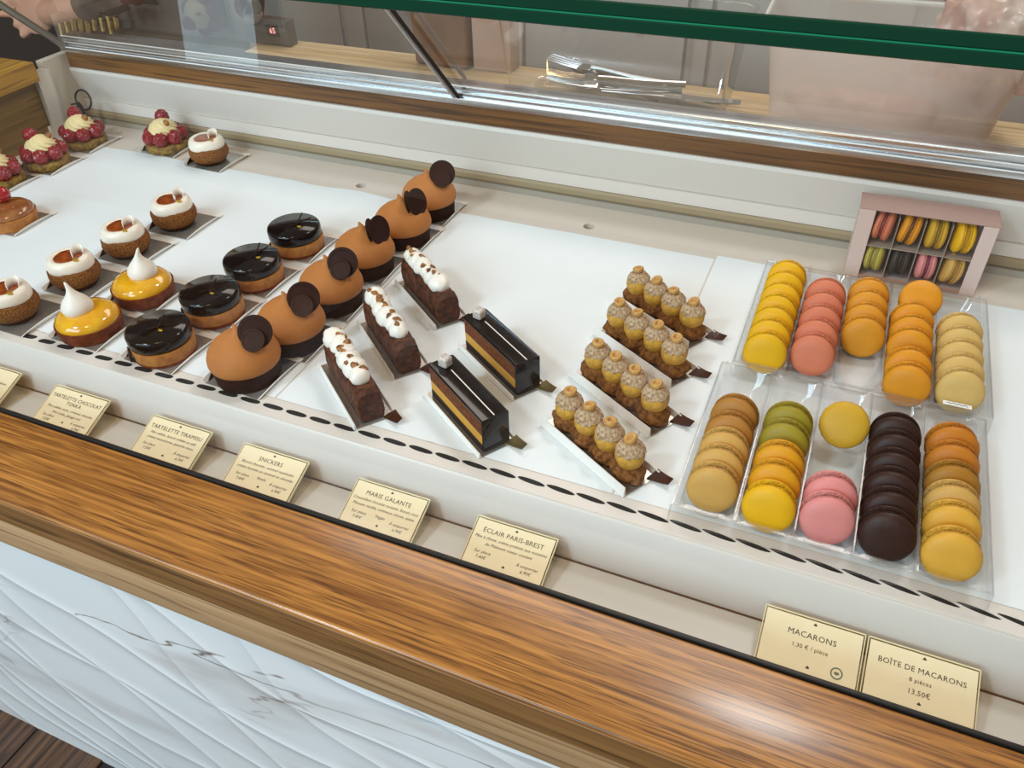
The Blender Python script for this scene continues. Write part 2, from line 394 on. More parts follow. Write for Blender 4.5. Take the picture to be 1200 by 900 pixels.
# ventilation strip with slanted slots
gr = thing('ventilation_grille', 'white strip with a row of black slanted slots along front of deck', 'grille', (0, 0, 0))
pitch = .02928; x0 = -.8734-pitch*15.5
NS = 16; slots = []
for k in range(80):
    xc = x0+pitch*(k+.5)+0
    if xc > XR-.03 or xc < XL+.02: continue
    t = max(0, min(1, (xc+.9)/1.15)); t2 = max(-.3, min(1.25, (xc+.9)/1.15))
    Ls = .0205+.0125*t2; ang = R(4.5-14*t); hw = .0036-.0016*t
    pts = []
    for q in range(NS):
        a = 2*PI*q/NS; c, s = math.cos(a), math.sin(a)
        px = Ls/2*math.copysign(abs(c)**(.55+.45*t), c); py = hw*math.copysign(abs(s)**(.55+.95*t), s)
        px += py*.6*(1-2*t)
        pts.append((px*math.cos(ang)-py*math.sin(ang), .4862+px*math.sin(ang)+py*math.cos(ang)))
    slots.append((xc, pts))
yA, yB = .4722, .4985
obj('strip', bx(XL, XR, yA, yB, -.006, -.0002), M_white, gr)
for (xc, pts) in slots:
    b = bmesh.new()
    up_ = [b.verts.new((px, py-.4862, .0002)) for px, py in pts]; lo_ = [b.verts.new((px, py-.4862, -.004)) for px, py in pts]
    b.faces.new(up_); b.faces.new(list(reversed(lo_)))
    for q in range(NS): b.faces.new((up_[q], up_[(q+1) % NS], lo_[(q+1) % NS], lo_[q]))
    obj('slot', b, M_hole, gr, smooth=False, loc=(xc, .4862, 0))
# deck with two drilled holes
dk = obj('deck_tmp', bx(XL, XR, .4985, 1.037, -.02, -.0006), M_deck)
for hx, hy in ((-.682, .9765), (-.308, .975)):
    c_ = obj('cut', lathe([(.0082, -.06), (.0082, .03)], 24), M_tan, loc=(hx, hy, 0))
    md = dk.modifiers.new('b', 'BOOLEAN'); md.object = c_; md.operation = 'DIFFERENCE'; md.solver = 'EXACT'
bpy.context.view_layer.update()
dg = bpy.context.evaluated_depsgraph_get(); dme = bpy.data.meshes.new_from_object(dk.evaluated_get(dg))
for o in [x for x in C.objects if x.name.startswith('cut')]: bpy.data.objects.remove(o)
bpy.data.objects.remove(dk)
o = link('display_deck', dme); dme.shade_flat() if hasattr(dme, 'shade_flat') else None
tag(o, 'beige laminate display deck with two small drilled holes under the pastries', 'deck')
o = obj('trim_8', bx(XL, XR, .50, 1.03, -.075, -.055), M_tan); tag(o, kind='structure')

# white paper sheets on the deck
def sheet(x0, x1, y0, y1, seed, label, notch=None, wavy=0):
    bm = bmesh.new(); nx, ny = 110, 70; g = []
    for j in range(ny+1):
        row = []
        for i in range(nx+1):
            u, v = i/nx, j/ny; x = x0+(x1-x0)*u; yb = y1+wavy*noise.noise(Vector((x*14, seed, 0)))
            y = y0+(yb-y0)*v
            z = -.0001+.0003*noise.noise(Vector((x*9, y*9, seed)))-.0002
            z += .0006*math.exp(-((x-(x0+x1)/2-.04*v)/.0035)**2)+.0006*math.exp(-((y-(y0+y1)/2-.06)/.0035)**2)
            row.append(bm.verts.new((x, y, max(-.0005, z))))
        g.append(row)
    for j in range(ny):
        for i in range(nx): bm.faces.new((g[j][i], g[j][i+1], g[j+1][i+1], g[j+1][i]))
    o = obj('paper_sheet', bm, M_paper); return tag(o, label, 'paper', 'white paper sheets lining the deck')
sheet(-.1235, XR-.02, .4995, .957, 3, 'white paper liner sheet under the two clear macaron trays', wavy=.002)
sheet(-.4985, -.1255, .4995, .948, 4, 'white paper liner sheet under layered bars and hazelnut choux strips', wavy=.002)
sheet(-1.262, -.5005, .4995, .955, 5, 'white paper liner sheet under the domes, round tarts and buns', wavy=.006)

# back of case: stepped panel, brown wood strip, aluminium rail
def strip(name, poly, m, sharp=30):
    return tag(obj(name, prism(poly, XL, XR), m, sharp=sharp), kind='structure')
strip('trim_9', [(1.0345, -.02), (1.0345, .0085), (1.0465, .0085), (1.0465, -.02)], M_grey)
strip('trim_10', [(1.038, .009), (1.036, .012), (1.036, .019), (1.039, .0225), (1.05, .0225), (1.05, .009)], M_tan)
strip('trim_11', [(1.040, .023), (1.040, .041), (1.055, .041), (1.055, .023)], M_white)
strip('trim_12', [(1.044, .0415), (1.032, .093), (1.034, .098), (1.060, .098), (1.060, .0415)], mat('back_panel_white', 'D6CFC7', .4))
strip('trim_13', [(1.037, .0985), (1.037, .1265), (1.062, .1265), (1.062, .0985)], M_brownrail)
rail = thing('aluminium_rail', 'long ribbed aluminium sliding door rail along back of case', 'rail')
obj('channel', prism([(1.029, .127), (1.029, .134), (1.0295, .1355), (1.04, .1355), (1.04, .127)], XL-.0, XR), M_alu, rail, sharp=20)
obj('channel', prism([(1.034, .1357), (1.034, .141), (1.0345, .142), (1.046, .142), (1.046, .1357)], XL, XR), M_alu, rail, sharp=20)
obj('channel', prism([(1.039, .1422), (1.0385, .149), (1.0395, .1505), (1.066, .1505), (1.066, .1422)], XL, XR), M_alu, rail, sharp=20)
for yy, zz in ((1.029, .1352), (1.0345, .1418), (1.039, .1503)):
    obj('bright_lip', tube([(XL, yy, zz), (XR, yy, zz)], .0009, 6), mat('polished_lip', 'F4F4F4', .3), rail)

# left end of case
o = obj('wall_end_left', bx(-1.315, XL, .38, .955, -.722, .100), M_olive); tag(o, kind='structure')
o = obj('trim_14', bx(-1.40, -1.283, .60, .957, .1005, .132, bev=.002), M_goldwood); tag(o, kind='structure')
o = obj('trim_15', bx(-1.315, XL, .985, 1.06, -.02, .122), mat('end_panel_white', 'CFC6B8', .4)); tag(o, kind='structure')
post = thing('corner_post', 'white curved steel corner post at back left of the case', 'post', (-1.297, .966, 0))
b = bmesh.new()
pp = [(-.004, 0, -.002), (-.003, 0, .02), (.001, .001, .045), (.003, .002, .08), (.002, .003, .112)]
for sx in (0,):
    rings = []
    for x, y, z in pp:
        rings.append([b.verts.new((x+dx, y+dy, z)) for dx, dy in ((-.012, -.009), (.006, -.013), (.012, .006), (.010, .012), (-.010, .012))])
    for r0, r1 in zip(rings, rings[1:]):
        for k in range(5): b.faces.new((r0[k], r0[(k+1) % 5], r1[(k+1) % 5], r1[k]))
    b.faces.new(rings[0]); b.faces.new(rings[-1])
obj('column', b, mat('post_white', 'CFC9BE', .35), post, sharp=30)
obj('foot', bx(-.016, -.002, -.018, -.010, .0, .022, bev=.001), M_lip, post)
ring = thing('black_wire_loop', 'thin black wire loop on a clip by the left end panel', 'loop', (-1.262, .998, 0))
obj('clip', tube([(0, 0, 0), (.0, .001, .02), (-.003, 0, .045), (-.004, 0, .052)], [.006, .0065, .005, .003], 8), M_black, ring)
obj('loop', tube([(.012+.018*math.cos(a), .004*math.sin(a), .058+.016*math.sin(a)) for a in [2*PI*i/28 for i in range(28)]], .0017, 6, closed=True), M_black, ring)
obj('prong', tube([(-.022, 0, .046), (-.004, 0, .05)], .0014, 6), M_black, ring)

# worktop behind the case
o = obj('worktop', bx(-1.05, .85, 1.067, 1.292, .07, .100, bev=.002), M_work); tag(o, 'pale beech worktop shelf behind the case', 'worktop')
cab = thing('back_cabinet', 'long grey cabinet run with plain doors on the staff side', 'cabinet', (0, 1.95, 0))
Mcab = mat('cabinet_grey', 'B5A9A0', .5)
obj('body', bx(-2.2, 1.6, 0, .5, -.72, .22), Mcab, cab)
for i in range(8):
    d = obj('door', bx(-.225, .225, -.018, 0, -.30, .30, bev=.003), mat('cabinet_door', 'BDB1A8', .45), cab, loc=(-1.95+i*.46, 0, -.10))
    obj('handle', tube([(.18, -.045, .2), (.18, -.045, -.02)], .005, 8), M_alu, d)

# ------------------------------------------------------------------ glass
def pane(name, verts, m, parent=None):
    bm = bmesh.new(); vs = [bm.verts.new(v) for v in verts]; bm.faces.new(vs)
    return link(name, mesh(bm, False), m, parent)
fg = thing('front_glass', 'clear front glass pane rising from the oak counter', 'glass', (0, .3765, 0))
pane('pane', [(XL, 0, .001), (XR, 0, .001), (XR, .0455, .4262), (XL, .0455, .4262)], M_glass, fg)
tg = thing('top_glass', 'thick laminated glass shelf with dark green edge on top of case', 'glass', (0, .42, .4265))
pane('surface', [(XL, 0, .0140), (XR, 0, .0140), (XR, .325, .0140), (XL, .325, .0140)], M_topglass, tg)
obj('edge', bx(XL, XR, -.001, .0015, 0, .0066, bev=.0006, seg=1), M_green, tg)
obj('edge', bx(XL, XR, -.001, .0015, .0074, .0140, bev=.0006, seg=1), M_green, tg)
obj('interlayer', bx(XL, XR, -.0006, .0010, .0066, .0074), M_green2, tg)
def slope(u):       # point on the sloping rear door, u=0 at the rail, 1 at the top shelf
    return (1.030+(.742-1.030)*u, .137+(.4255-.137)*u)
for nm, xa, xb, off, lab in (('sliding_glass_door', XL+.01, -.529, 0, 'left sloping sliding glass door at back of case'), ('sliding_glass_door', -.546, XR, .006, 'right sloping sliding glass door with brown strip for a seal reflection')):
    t = thing(nm, lab, 'glass door', (0, 0, 0))
    (ya, za), (yb, zb) = slope(0), slope(1)
    pane('pane', [(xa, ya+off, za+off), (xb, ya+off, za+off), (xb, yb+off, zb+off), (xa, yb+off, zb+off)], M_glass, t)
    if off == 0:
        obj('seal_or_reflection', tube([(xb, ya, za), (xb, yb, zb)], .0027, 6), mat('seal_dark', '1A0E12', .8, spec=.1), t)
        obj('edge_trim', tube([(xb-.0068, ya, za), (xb-.0068, yb, zb)], .0030, 6), mat('seal_light', 'B8B0AC', .4), t)
        obj('edge_trim', tube([(xa, ya, za), (xa, yb, zb)], .006, 6), mat('frame_grey', '8C8880', .3, metal=.6), t)
    else:
        obj('seal_or_reflection', tube([(-.520, ya+off+.0, za+off+.02), (-.508, yb+off, zb+off)], .0030, 6), mat('seal_reflection_brown', '6E5242', .5), t)  # brown strip added to stand for the other panel's reflection

# ------------------------------------------------------------------ boards and pastries
def tart_board(loc, label, tabcol=None, w=.070):
    t = thing('cake_board', label, 'cake board', loc, 0, 'small square cake boards under the tarts')
    h = w/2
    obj('base', bx(-h, h, -h, h, 0, .0010), M_silver, t, smooth=False)
    obj('side_lip', lip_bm(h, -h, h), M_lip, t)
    obj('side_lip', lip_bm(-h, -h, h, out=-1), M_lip, t)
    obj('back_lip', bx(-h, h+.004, h, h+.008, .0003, .0012), M_lip, t, smooth=False)
    # curled pull tab at front left
    b = bmesh.new(); rows = []
    for i in range(7):
        u = i/6; y = -h+.004+u*.05; z = .0014+.010*math.sin(u*PI)*1.0
        x = -h+.0005
        rows.append([b.verts.new((x-.0005, y, .0012)), b.verts.new((x-.003*math.sin(u*PI), y, z)), b.verts.new((x-.003*math.sin(u*PI)+.0006, y, z)), b.verts.new((x+.0009, y, .0012))])
    for a, c in zip(rows, rows[1:]):
        for k in range(4): b.faces.new((a[k], a[(k+1) % 4], c[(k+1) % 4], c[k]))
    obj('pull_tab', b, tabcol or M_tab, t)
    return t
def lip_bm(x, y0, y1, out=1, hgt=.0062):
    b = bmesh.new(); rows = []
    for i in range(9):
        u = i/8; y = y0+(y1-y0)*u; hh = hgt*(.55+.45*math.sin(u*PI*.9+.2))
        rows.append([b.verts.new(p) for p in ((x, y, .0002), (x+out*.004, y, hh), (x+out*.0052, y, hh), (x+out*.0014, y, .0002))])
    for a, c in zip(rows, rows[1:]):
        for k in range(4): b.faces.new((a[k], a[(k+1) % 4], c[(k+1) % 4], c[k]))
    b.faces.new(rows[0]); b.faces.new(list(reversed(rows[-1])))
    return b
Z0 = .0012

# --- choux with white icing
def rough(amp, sc, seed):
    def fn(r, th, z, i):
        p = Vector((r*math.cos(th), r*math.sin(th), z)); n = noise.fractal(p*sc+Vector((seed, 0, 0)), 1.0, 2.0, 3)
        return r*(1+amp*n), z+.001*n
    return fn
def make_choux(seed):
    t = thing('choux_bun', '', 'choux bun', (0, 0, 0), 0, 'white iced choux buns')
    obj('bun', lathe([(.0, 0), (.020, 0), (.0225, .003), (.0265, .006), (.0305, .0115), (.0315, .017), (.030, .024), (.026, .029), (.0, .031)], 48, rough(.05, 110, seed)), M_choux, t, sharp=None)
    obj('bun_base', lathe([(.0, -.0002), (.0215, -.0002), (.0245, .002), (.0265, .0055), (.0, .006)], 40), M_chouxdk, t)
    pr = [(.0, .0275), (.0255, .0245), (.0278, .027), (.0285, .031), (.0275, .0355), (.0255, .0395), (.0220, .0412), (.0185, .0408), (.0165, .0385), (.0, .0378)]
    obj('icing', lathe(pr, 48, lambda r, th, z, i: (r*(1+.035*math.sin(th*3+seed)), z+.0006*math.sin(2*th+seed))), M_icing, t, sharp=None)
    obj('caramel_pool', lathe([(.0, .0375), (.0178, .0385), (.0172, .0402), (.0, .0414)], 32, lambda r, th, z, i: (r*(1+.06*math.sin(th*2+1)), z)), M_caramel, t)
    # curl of white chocolate standing at right rear
    b = bmesh.new(); rows = []
    for i in range(15):
        a = .2+i/14*4.4; rr = .0075+.0002*i
        x = .0125+rr*math.cos(a)*.75; y = .0055+rr*math.sin(a)*.9; hh = .0125*math.sin(PI*(i+2.5)/19)
        rows.append([b.verts.new((x, y, .0385)), b.verts.new((x*1.08, y*1.05, .0405+hh))])
    for a, c in zip(rows, rows[1:]): b.faces.new((a[0], c[0], c[1], a[1]))
    o = obj('chocolate_curl', b, M_curl, t); md = o.modifiers.new('s', 'SOLIDIFY'); md.thickness = .0007
    obj('gold_fleck', blob(.0040, .0034, .0014, .0025, 500, seed, 3, T(.0195, -.0070, .0412)), M_gold, t)
    return t
choux_spots = [(-.8917, .5126, 'white iced choux bun at the frame edge, left of both lemon tarts'),
 (-.8776, .5981, 'white iced choux bun just behind the front lemon tart'),
 (-.8739, .6850, 'white iced choux bun just behind the rear lemon tart'),
 (-.8657, .7711, 'white iced choux bun alone in the open middle, behind its column of buns'),
 (-.964, .9674, 'white iced choux bun at the back beside a raspberry tart')]
ch0 = make_choux(1)
for i, (x, y, lab) in enumerate(choux_spots):
    rz = (i*.37) % .6-.3
    if i == 0: ch0.location = (x, y, Z0); ch0['label'] = lab
    else: dup(ch0, (x, y, Z0), rz, lab)

# --- lemon tarts
def make_lemon():
    t = thing('lemon_tart', '', 'tart', (0, 0, 0), 0, 'lemon meringue tarts')
    obj('shell', lathe([(.0, 0), (.034, 0), (.0355, .002), (.0372, .016), (.0378, .0175), (.0362, .0178), (.035, .014), (.0, .014)], 56, lambda r, th, z, i: (r*(1+.006*math.sin(th*9)), z)), M_shell, t)
    obj('lemon_glaze', lathe([(.0355, .0145), (.0360, .0180), (.0350, .0225), (.030, .0275), (.020, .0305), (.0, .0315)], 48, cap=False), M_lemon, t, sharp=None)
    pr = [(.0, .027), (.0115, .0272), (.0150, .030), (.0158, .034), (.0148, .038), (.0118, .0425), (.0078, .047), (.0045, .0515), (.0026, .0560), (.0017, .0600), (.0009, .0622), (.0, .063)]
    def fn(r, th, z, i):
        return r*(1+.02*math.sin(th*3+z*200)), z
    b = lathe(pr, 32, fn)
    for v in b.verts:
        v.co = Vector((v.co.x*1.12, v.co.y*1.12, .027+(v.co.z-.027)*1.12)); k = max(0, (v.co.z-.048)/.018); v.co.x += -.004*k*k-.005; v.co.y += -.003
    obj('meringue_kiss', b, M_mering, t, sharp=None)
    return t
lm = make_lemon(); lm.location = (-.7791, .5228, Z0); lm['label'] = 'yellow lemon tart with straight pointed meringue, nearest the slotted strip'
l2 = dup(lm, (-.7719, .6051, Z0), R(205), 'yellow lemon tart with curled meringue tip, behind the other lemon tart')

# --- dark glazed tarts
def make_dark(side_disc):
    t = thing('chocolate_tart', '', 'tart', (0, 0, 0), 0, 'glossy black glazed chocolate tarts')
    obj('shell', lathe([(.0, 0), (.0335, 0), (.0345, .0015), (.0355, .017), (.0352, .018), (.0, .0182)], 56), M_shellgold, t)
    obj('base_crust', lathe([(.0, -.0003), (.034, -.0003), (.0349, .001), (.0349, .0035), (.0, .0036)], 48), M_shell, t)
    b = lathe([(.0, .0178), (.0335, .0178), (.0350, .0195), (.0356, .0225), (.0356, .0300), (.0348, .0330), (.0330, .0348), (.0, .0352)], 64)
    for v in b.verts: v.co.x -= .0015
    obj('glaze', b, M_glaze, t, sharp=None)
    obj('chocolate_stick', tube([(-.004, -.012, .0365), (.018, .016, .0385)], .0008, 6), M_choc, t)
    obj('chocolate_stick', tube([(.006, -.006, .037), (.014, .003, .052)], .0008, 6), M_choc, t)
    obj('gold_fleck', blob(.0028, .002, .0008, .001, 500, 2, 2, T(.010, -.006, .0358)), M_gold, t)
    if side_disc: obj('dark_side_disc', lathe([(.0, 0), (.0085, 0), (.0095, .0012), (.0085, .0024), (.004, .0018), (.0, .0018)], 24, mtx=T(-.0225, -.0285, .009, R(82), 0, R(-38))), M_choc, t)  # small dark disc against the front left of the shell
    return t
dk0 = make_dark(True); dk1 = make_dark(False)
dk0.location = (-.6669, .5224, Z0); dk0['label'] = 'glossy black glazed tart nearest the slotted strip'
dup(dk0, (-.6617, .6053, Z0), R(-4), 'glossy black glazed tart, second from the front of its column')
dk1.location = (-.6627, .6882, Z0); dk1.rotation_euler[2] = R(24); dk1['label'] = 'glossy black glazed tart, third from the front of its column, with an upright stick'
dup(dk1, (-.6601, .7777, Z0), R(10), 'glossy black glazed tart at the back end of its column')

# --- milk chocolate domes
def make_dome(d2):
    t = thing('chocolate_dome', '', 'dome cake', (0, 0, 0), 0, 'milk chocolate dome tarts')
    obj('shell', lathe([(.0, 0), (.0345, 0), (.0352, .001), (.0365, .020), (.0, .0205)], 56), M_shelldk, t)
    pr = [(.0, .0195), (.0355, .0195), (.0382, .0215), (.0392, .0250), (.0388, .0300), (.0365, .0365), (.0315, .0430), (.0240, .0490), (.0150, .0535), (.0090, .0562), (.0055, .0590), (.0032, .0625), (.0015, .0660), (.0, .0672)]
    b = lathe(pr, 64)
    for v in b.verts:
        k = max(0, (v.co.z-.056)/.009); v.co.x -= .0035*k*k-.002*k
    obj('mousse_dome', b, M_milk, t, sharp=None)
    def disc(r, th=.0016):
        return lathe([(.0, 0), (r*.97, 0), (r, th*.3), (r, th*.7), (r*.97, th), (r*.8, th), (r*.77, th*.72), (.0, th*.72)], 40)
    def put(r, c, n):
        b = disc(r); M = Matrix.Translation(c) @ Vector(n).to_track_quat('Z', 'Y').to_matrix().to_4x4()
        for v in b.verts: v.co = M @ v.co
        obj('chocolate_disc', b, M_choc, t, sharp=30)
    if not d2:
        put(.0182, (.0222, .003, .0610), (.42, -.72, .50)); put(.0125, (.0242, -.0050, .0560), (.30, -.62, .72))
    else:
        put(.0182, (.0235, .004, .0585), (.90, -.12, .32)); put(.0160, (.0135, -.001, .0575), (.85, .30, .22))
    return t
dm0 = make_dome(0); dm1 = make_dome(34)
dlab = ['milk chocolate dome tart nearest the slotted strip', 'milk chocolate dome tart, second from the front of its column', 'milk chocolate dome tart, third from the front of its column',
 'milk chocolate dome tart, fourth from the front, beside the rearmost white topped slice', 'milk chocolate dome tart, second from the back of its column, with upright discs', 'milk chocolate dome tart at the back end of its column']
dpos = [(-.5494, .5216), (-.5386, .5937), (-.5391, .6783), (-.5428, .7636), (-.5345, .8496), (-.5377, .9338)]
for i, ((x, y), lab) in enumerate(zip(dpos, dlab)):
    src = dm1 if i in (3, 4) else dm0; first = i in (0, 3)
    if first: src.location = (x, y, Z0); src['label'] = lab
    else: dup(src, (x, y, Z0), R([0, 3, -6, 0, -3, 4][i]), lab)

# --- raspberry tarts
def berry_mesh():
    bm = bmesh.new(); r = bmesh.ops.create_uvsphere(bm, u_segments=30, v_segments=20, radius=1)
    pts = []
    for i in range(46):
        z = 1-2*(i+.5)/46; a = i*2.39996; q = math.sqrt(1-z*z); pts.append(Vector((q*math.cos(a), q*math.sin(a), z)))
    for v in bm.verts:
        d = v.co.normalized(); k = min((d-p).length for p in pts)
        f = .84+.20*math.sqrt(max(0, 1-(k/.30)**2))
        v.co = Vector((d.x*f*.0122, d.y*f*.0122, d.z*f*.0130))
    return mesh(bm, True, None)
BERRY = berry_mesh()
def make_rasp():
    t = thing('raspberry_tart', '', 'tart', (0, 0, 0), 0, 'raspberry tarts with piped cream')
    obj('base', lathe([(.0, 0), (.0335, 0), (.0355, .003), (.0362, .010), (.034, .0135), (.0, .014)], 44, rough(.035, 90, 3)), M_pist, t, sharp=None)
    for k in range(7):
        a = 2*PI*k/7+.2; o = link('raspberry', BERRY, M_rasp, t, (.0252*math.cos(a), .0252*math.sin(a), .0235)); o.rotation_euler = (R(75+7*k), R(20*k), a+PI/2)
    pr0 = [(.0225, .0275), (.0248, .031), (.0240, .0365), (.0200, .0420), (.0145, .0462), (.0085, .0495), (.002, .0512)]
    pr = [(.0, .0275)]
    for (r0, z0), (r1, z1) in zip(pr0, pr0[1:]):
        for q in range(5): pr.append((r0+(r1-r0)*q/5, z0+(z1-z0)*q/5))
    pr += [pr0[-1], (.0, .0515)]
    obj('cream_swirl', lathe(pr, 120, lambda r, th, z, i: (r*(1.04-.14*abs(math.sin(5*(th+z*95)))), z)), M_cream, t, sharp=None)
    o = link('raspberry', BERRY, M_rasp, t, (-.011, .007, .0490)); o.rotation_euler = (0, R(10), 0); o.scale = (.95, .95, .95)
    obj('almond', blob(.0055, .003, .0062, 0, 1, 0, 2, T(.016, .002, .0470, 0, R(25), R(30))), M_nut, t)
    return t
rp = make_rasp(); rp.location = (-1.2213, .9508, Z0); rp['label'] = 'raspberry tart in the back left corner, in front of the black wire loop'
dup(rp, (-1.2144, .8613, Z0), R(40), 'raspberry tart in the left column, second from the back')
dup(rp, (-1.2291, .7930-.012, Z0), R(75), 'raspberry tart cut off by the left frame edge')
dup(rp, (-1.0701, .9869, Z0), R(-25), 'raspberry tart at the back, beside a white iced choux bun')

# --- cherry tart
t = thing('cherry_tart', 'caramel glazed tart with red cherry at the left frame edge', 'tart', (-1.1019, .6894, Z0))
obj('shell', lathe([(.0, 0), (.0355, 0), (.0375, .013), (.038, .016), (.036, .0165), (.0, .0165)], 56), M_shellgold, t)
obj('glaze', lathe([(.0, .016), (.035, .016), (.0362, .0185), (.035, .0225), (.030, .0262), (.020, .0285), (.0, .029)], 48), M_flan, t, sharp=None)
obj('cherry', blob(.0125, .0125, .012, 0, 1, 0, 3, T(-.009, .008, .039)), M_cherry, t, sharp=None)

# --- boards for all tarts
def boards():
    names = []
    for (x, y, l) in choux_spots: names.append((x+.006, y, 'silver cake board under the '+l.split(',')[0]))
    names += [(-.7791, .5228, 'silver cake board under the front lemon tart'), (-.7719, .6051, 'silver cake board under the rear lemon tart')]
    for q, (x, y) in zip(('front', 'second', 'third', 'rearmost'), ((-.6669, .5224), (-.6617, .6053), (-.6627, .6882), (-.6601, .7777))):
        names.append((x, y, 'silver cake board under the %s black glazed tart' % q))
    for q, (x, y) in zip(('front', 'second', 'third', 'fourth', 'fifth', 'rearmost'), dpos):
        names.append((x, y, 'silver cake board under the %s milk chocolate dome' % q))
    for q, (x, y) in (('corner', (-1.2213, .9508)), ('second', (-1.2144, .8613)), ('frame edge', (-1.2291, .781)), ('back', (-1.0701, .9869))):
        names.append((x, y, 'silver cake board under the %s raspberry tart' % q))
    names.append((-1.1019, .6894, 'silver cake board under the cherry tart'))
    names[3] = (names[3][0], names[3][1], 'silver cake board under the lone white iced choux bun in the open')
    b0 = None
    for (x, y, l) in names:
        if b0 is None:
            b0 = tart_board((x, y+.004, 0), l)
        else: dup(b0, (x, y+.004, 0), random.uniform(-.03, .03), l)
boards()

# ------------------------------------------------------------------ long cakes
def long_frame(F, ang, L, W):
    a = R(ang); d = Vector((math.cos(a), math.sin(a))); p = Vector((-d.y, d.x))
    c = Vector(F)-d*L/2+p*W/2
    return (c.x, c.y), a
def long_board(loc, rz, L, W, label, wall=.009, tab=None, group='long cake boards under the slices'):
    t = thing('long_cake_board', label, 'cake board', (*loc, 0), rz, group)
    hl, hw = L/2+.004, W/2+.004
    obj('base', bx(-hl, hl, -hw, hw, 0, .001), M_silver, t, smooth=False)
    b = bmesh.new(); q = [(-hl, -hw), (hl, -hw)]
    pr = [(-hw, .0002), (-hw-.0008, wall), (-hw-.0016, wall), (-hw-.0030, .0002)]
    prism(pr, -hl, hl, b); obj('side_wall', b, M_lip, t, smooth=False)
    b = bmesh.new(); prism([(hw, .0002), (hw+.002, wall*.5), (hw+.0028, wall*.5), (hw+.0014, .0002)], -hl, hl, b); obj('side_wall', b, M_lip, t, smooth=False)
    b = bmesh.new(); rows = []
    for i in range(7):
        u = i/6; x = hl+.020*u-.004; z = .0012+.003*u*u
        rows.append([b.verts.new((x, hw-.010+.008*u, z)), b.verts.new((x, hw+.004, z+.004)), b.verts.new((x, hw+.0044, z+.0045)), b.verts.new((x, hw-.010+.008*u, z+.0006))])
    for a, c in zip(rows, rows[1:]):
        for k in range(4): b.faces.new((a[k], a[(k+1) % 4], c[(k+1) % 4], c[k]))
    b.faces.new(rows[0]); b.faces.new(list(reversed(rows[-1])))
    obj('pull_tab', b, tab or M_tab, t, smooth=False)
    return t

# --- chocolate slice with white meringue (3)
def make_slice(seed):
    L, W, H = .112, .030, .036
    t = thing('meringue_slice', '', 'cake slice', (0, 0, 0), 0, 'chocolate slices topped with white meringue')
    bm = bmesh.new(); bmesh.ops.create_grid(bm, x_segments=1, y_segments=1, size=1); bm.clear()
    nx, nr = 40, 20; rings = []
    for i in range(nx+1):
        u = i/nx; x = -L/2+L*u; e = 1-.10*math.exp(-u*30)-.10*math.exp(-(1-u)*30); ring = []
        for k in range(nr):
            a = 2*PI*k/nr+PI/nr; c, s = math.cos(a), math.sin(a); mx = (abs(c)**5+abs(s)**5)**.2
            y = c/mx*W/2*e; z = H/2+s/mx*H/2*(e if s > 0 else 1)
            y *= (1-.10*(z/H)); p = Vector((x, y, z)); n = noise.fractal(p*130+Vector((seed, 0, 0)), 1, 2, 3)
            y *= 1+.045*n
            if z > .003: z += .0012*n
            ring.append(bm.verts.new((x, y, z)))
        rings.append(ring)
    for a, b in zip(rings, rings[1:]):
        for k in range(nr): bm.faces.new((a[k], a[(k+1) % nr], b[(k+1) % nr], b[k]))
    bm.faces.new(rings[0]); bm.faces.new(rings[-1])
    obj('cake', bm, M_cake, t, sharp=50)
    b = bmesh.new(); rnd = random.Random(seed)
    xs = [-.046+.0150*i for i in range(6)]
    for i, x in enumerate(xs):
        rr = .0122+.0012*math.sin(i*1.9+seed)
        blob(rr*1.05, rr, rr*.85, .0018, 160, seed+i, 3, T(x, rnd.uniform(-.0015, .0015), H+.0035), b)
    obj('meringue', b, M_mallow, t, sharp=None)
    for i in range(10):
        x = -.048+.0085*i+rnd.uniform(-.002, .002); y = rnd.uniform(-.007, .007)
        obj('hazelnut_piece', blob(.0048, .0038, .0026, .0026, 300, seed+i, 2, T(x, y, H+.0125-abs(y)*.35, rnd.random(), rnd.random(), rnd.random()*3)), M_nut, t)
    return t
sl = [make_slice(1), make_slice(2), make_slice(5)]
for s, F, a, lab in zip(sl, ((-.3911, .4942), (-.3941, .5786), (-.3944, .6794)), (-39, -40, -37.5),
  ('white meringue topped chocolate slice nearest the slotted strip', 'white meringue topped chocolate slice, middle one of three', 'white meringue topped chocolate slice farthest back of three')):
    loc, rz = long_frame(F, a, .112, .030); s.location = (*loc, Z0); s.rotation_euler = (0, 0, rz); s['label'] = lab
    long_board(loc, rz, .112, .032, 'long cake board under the '+lab.replace('white meringue topped', '').replace('  ', ' ').strip(), .007)

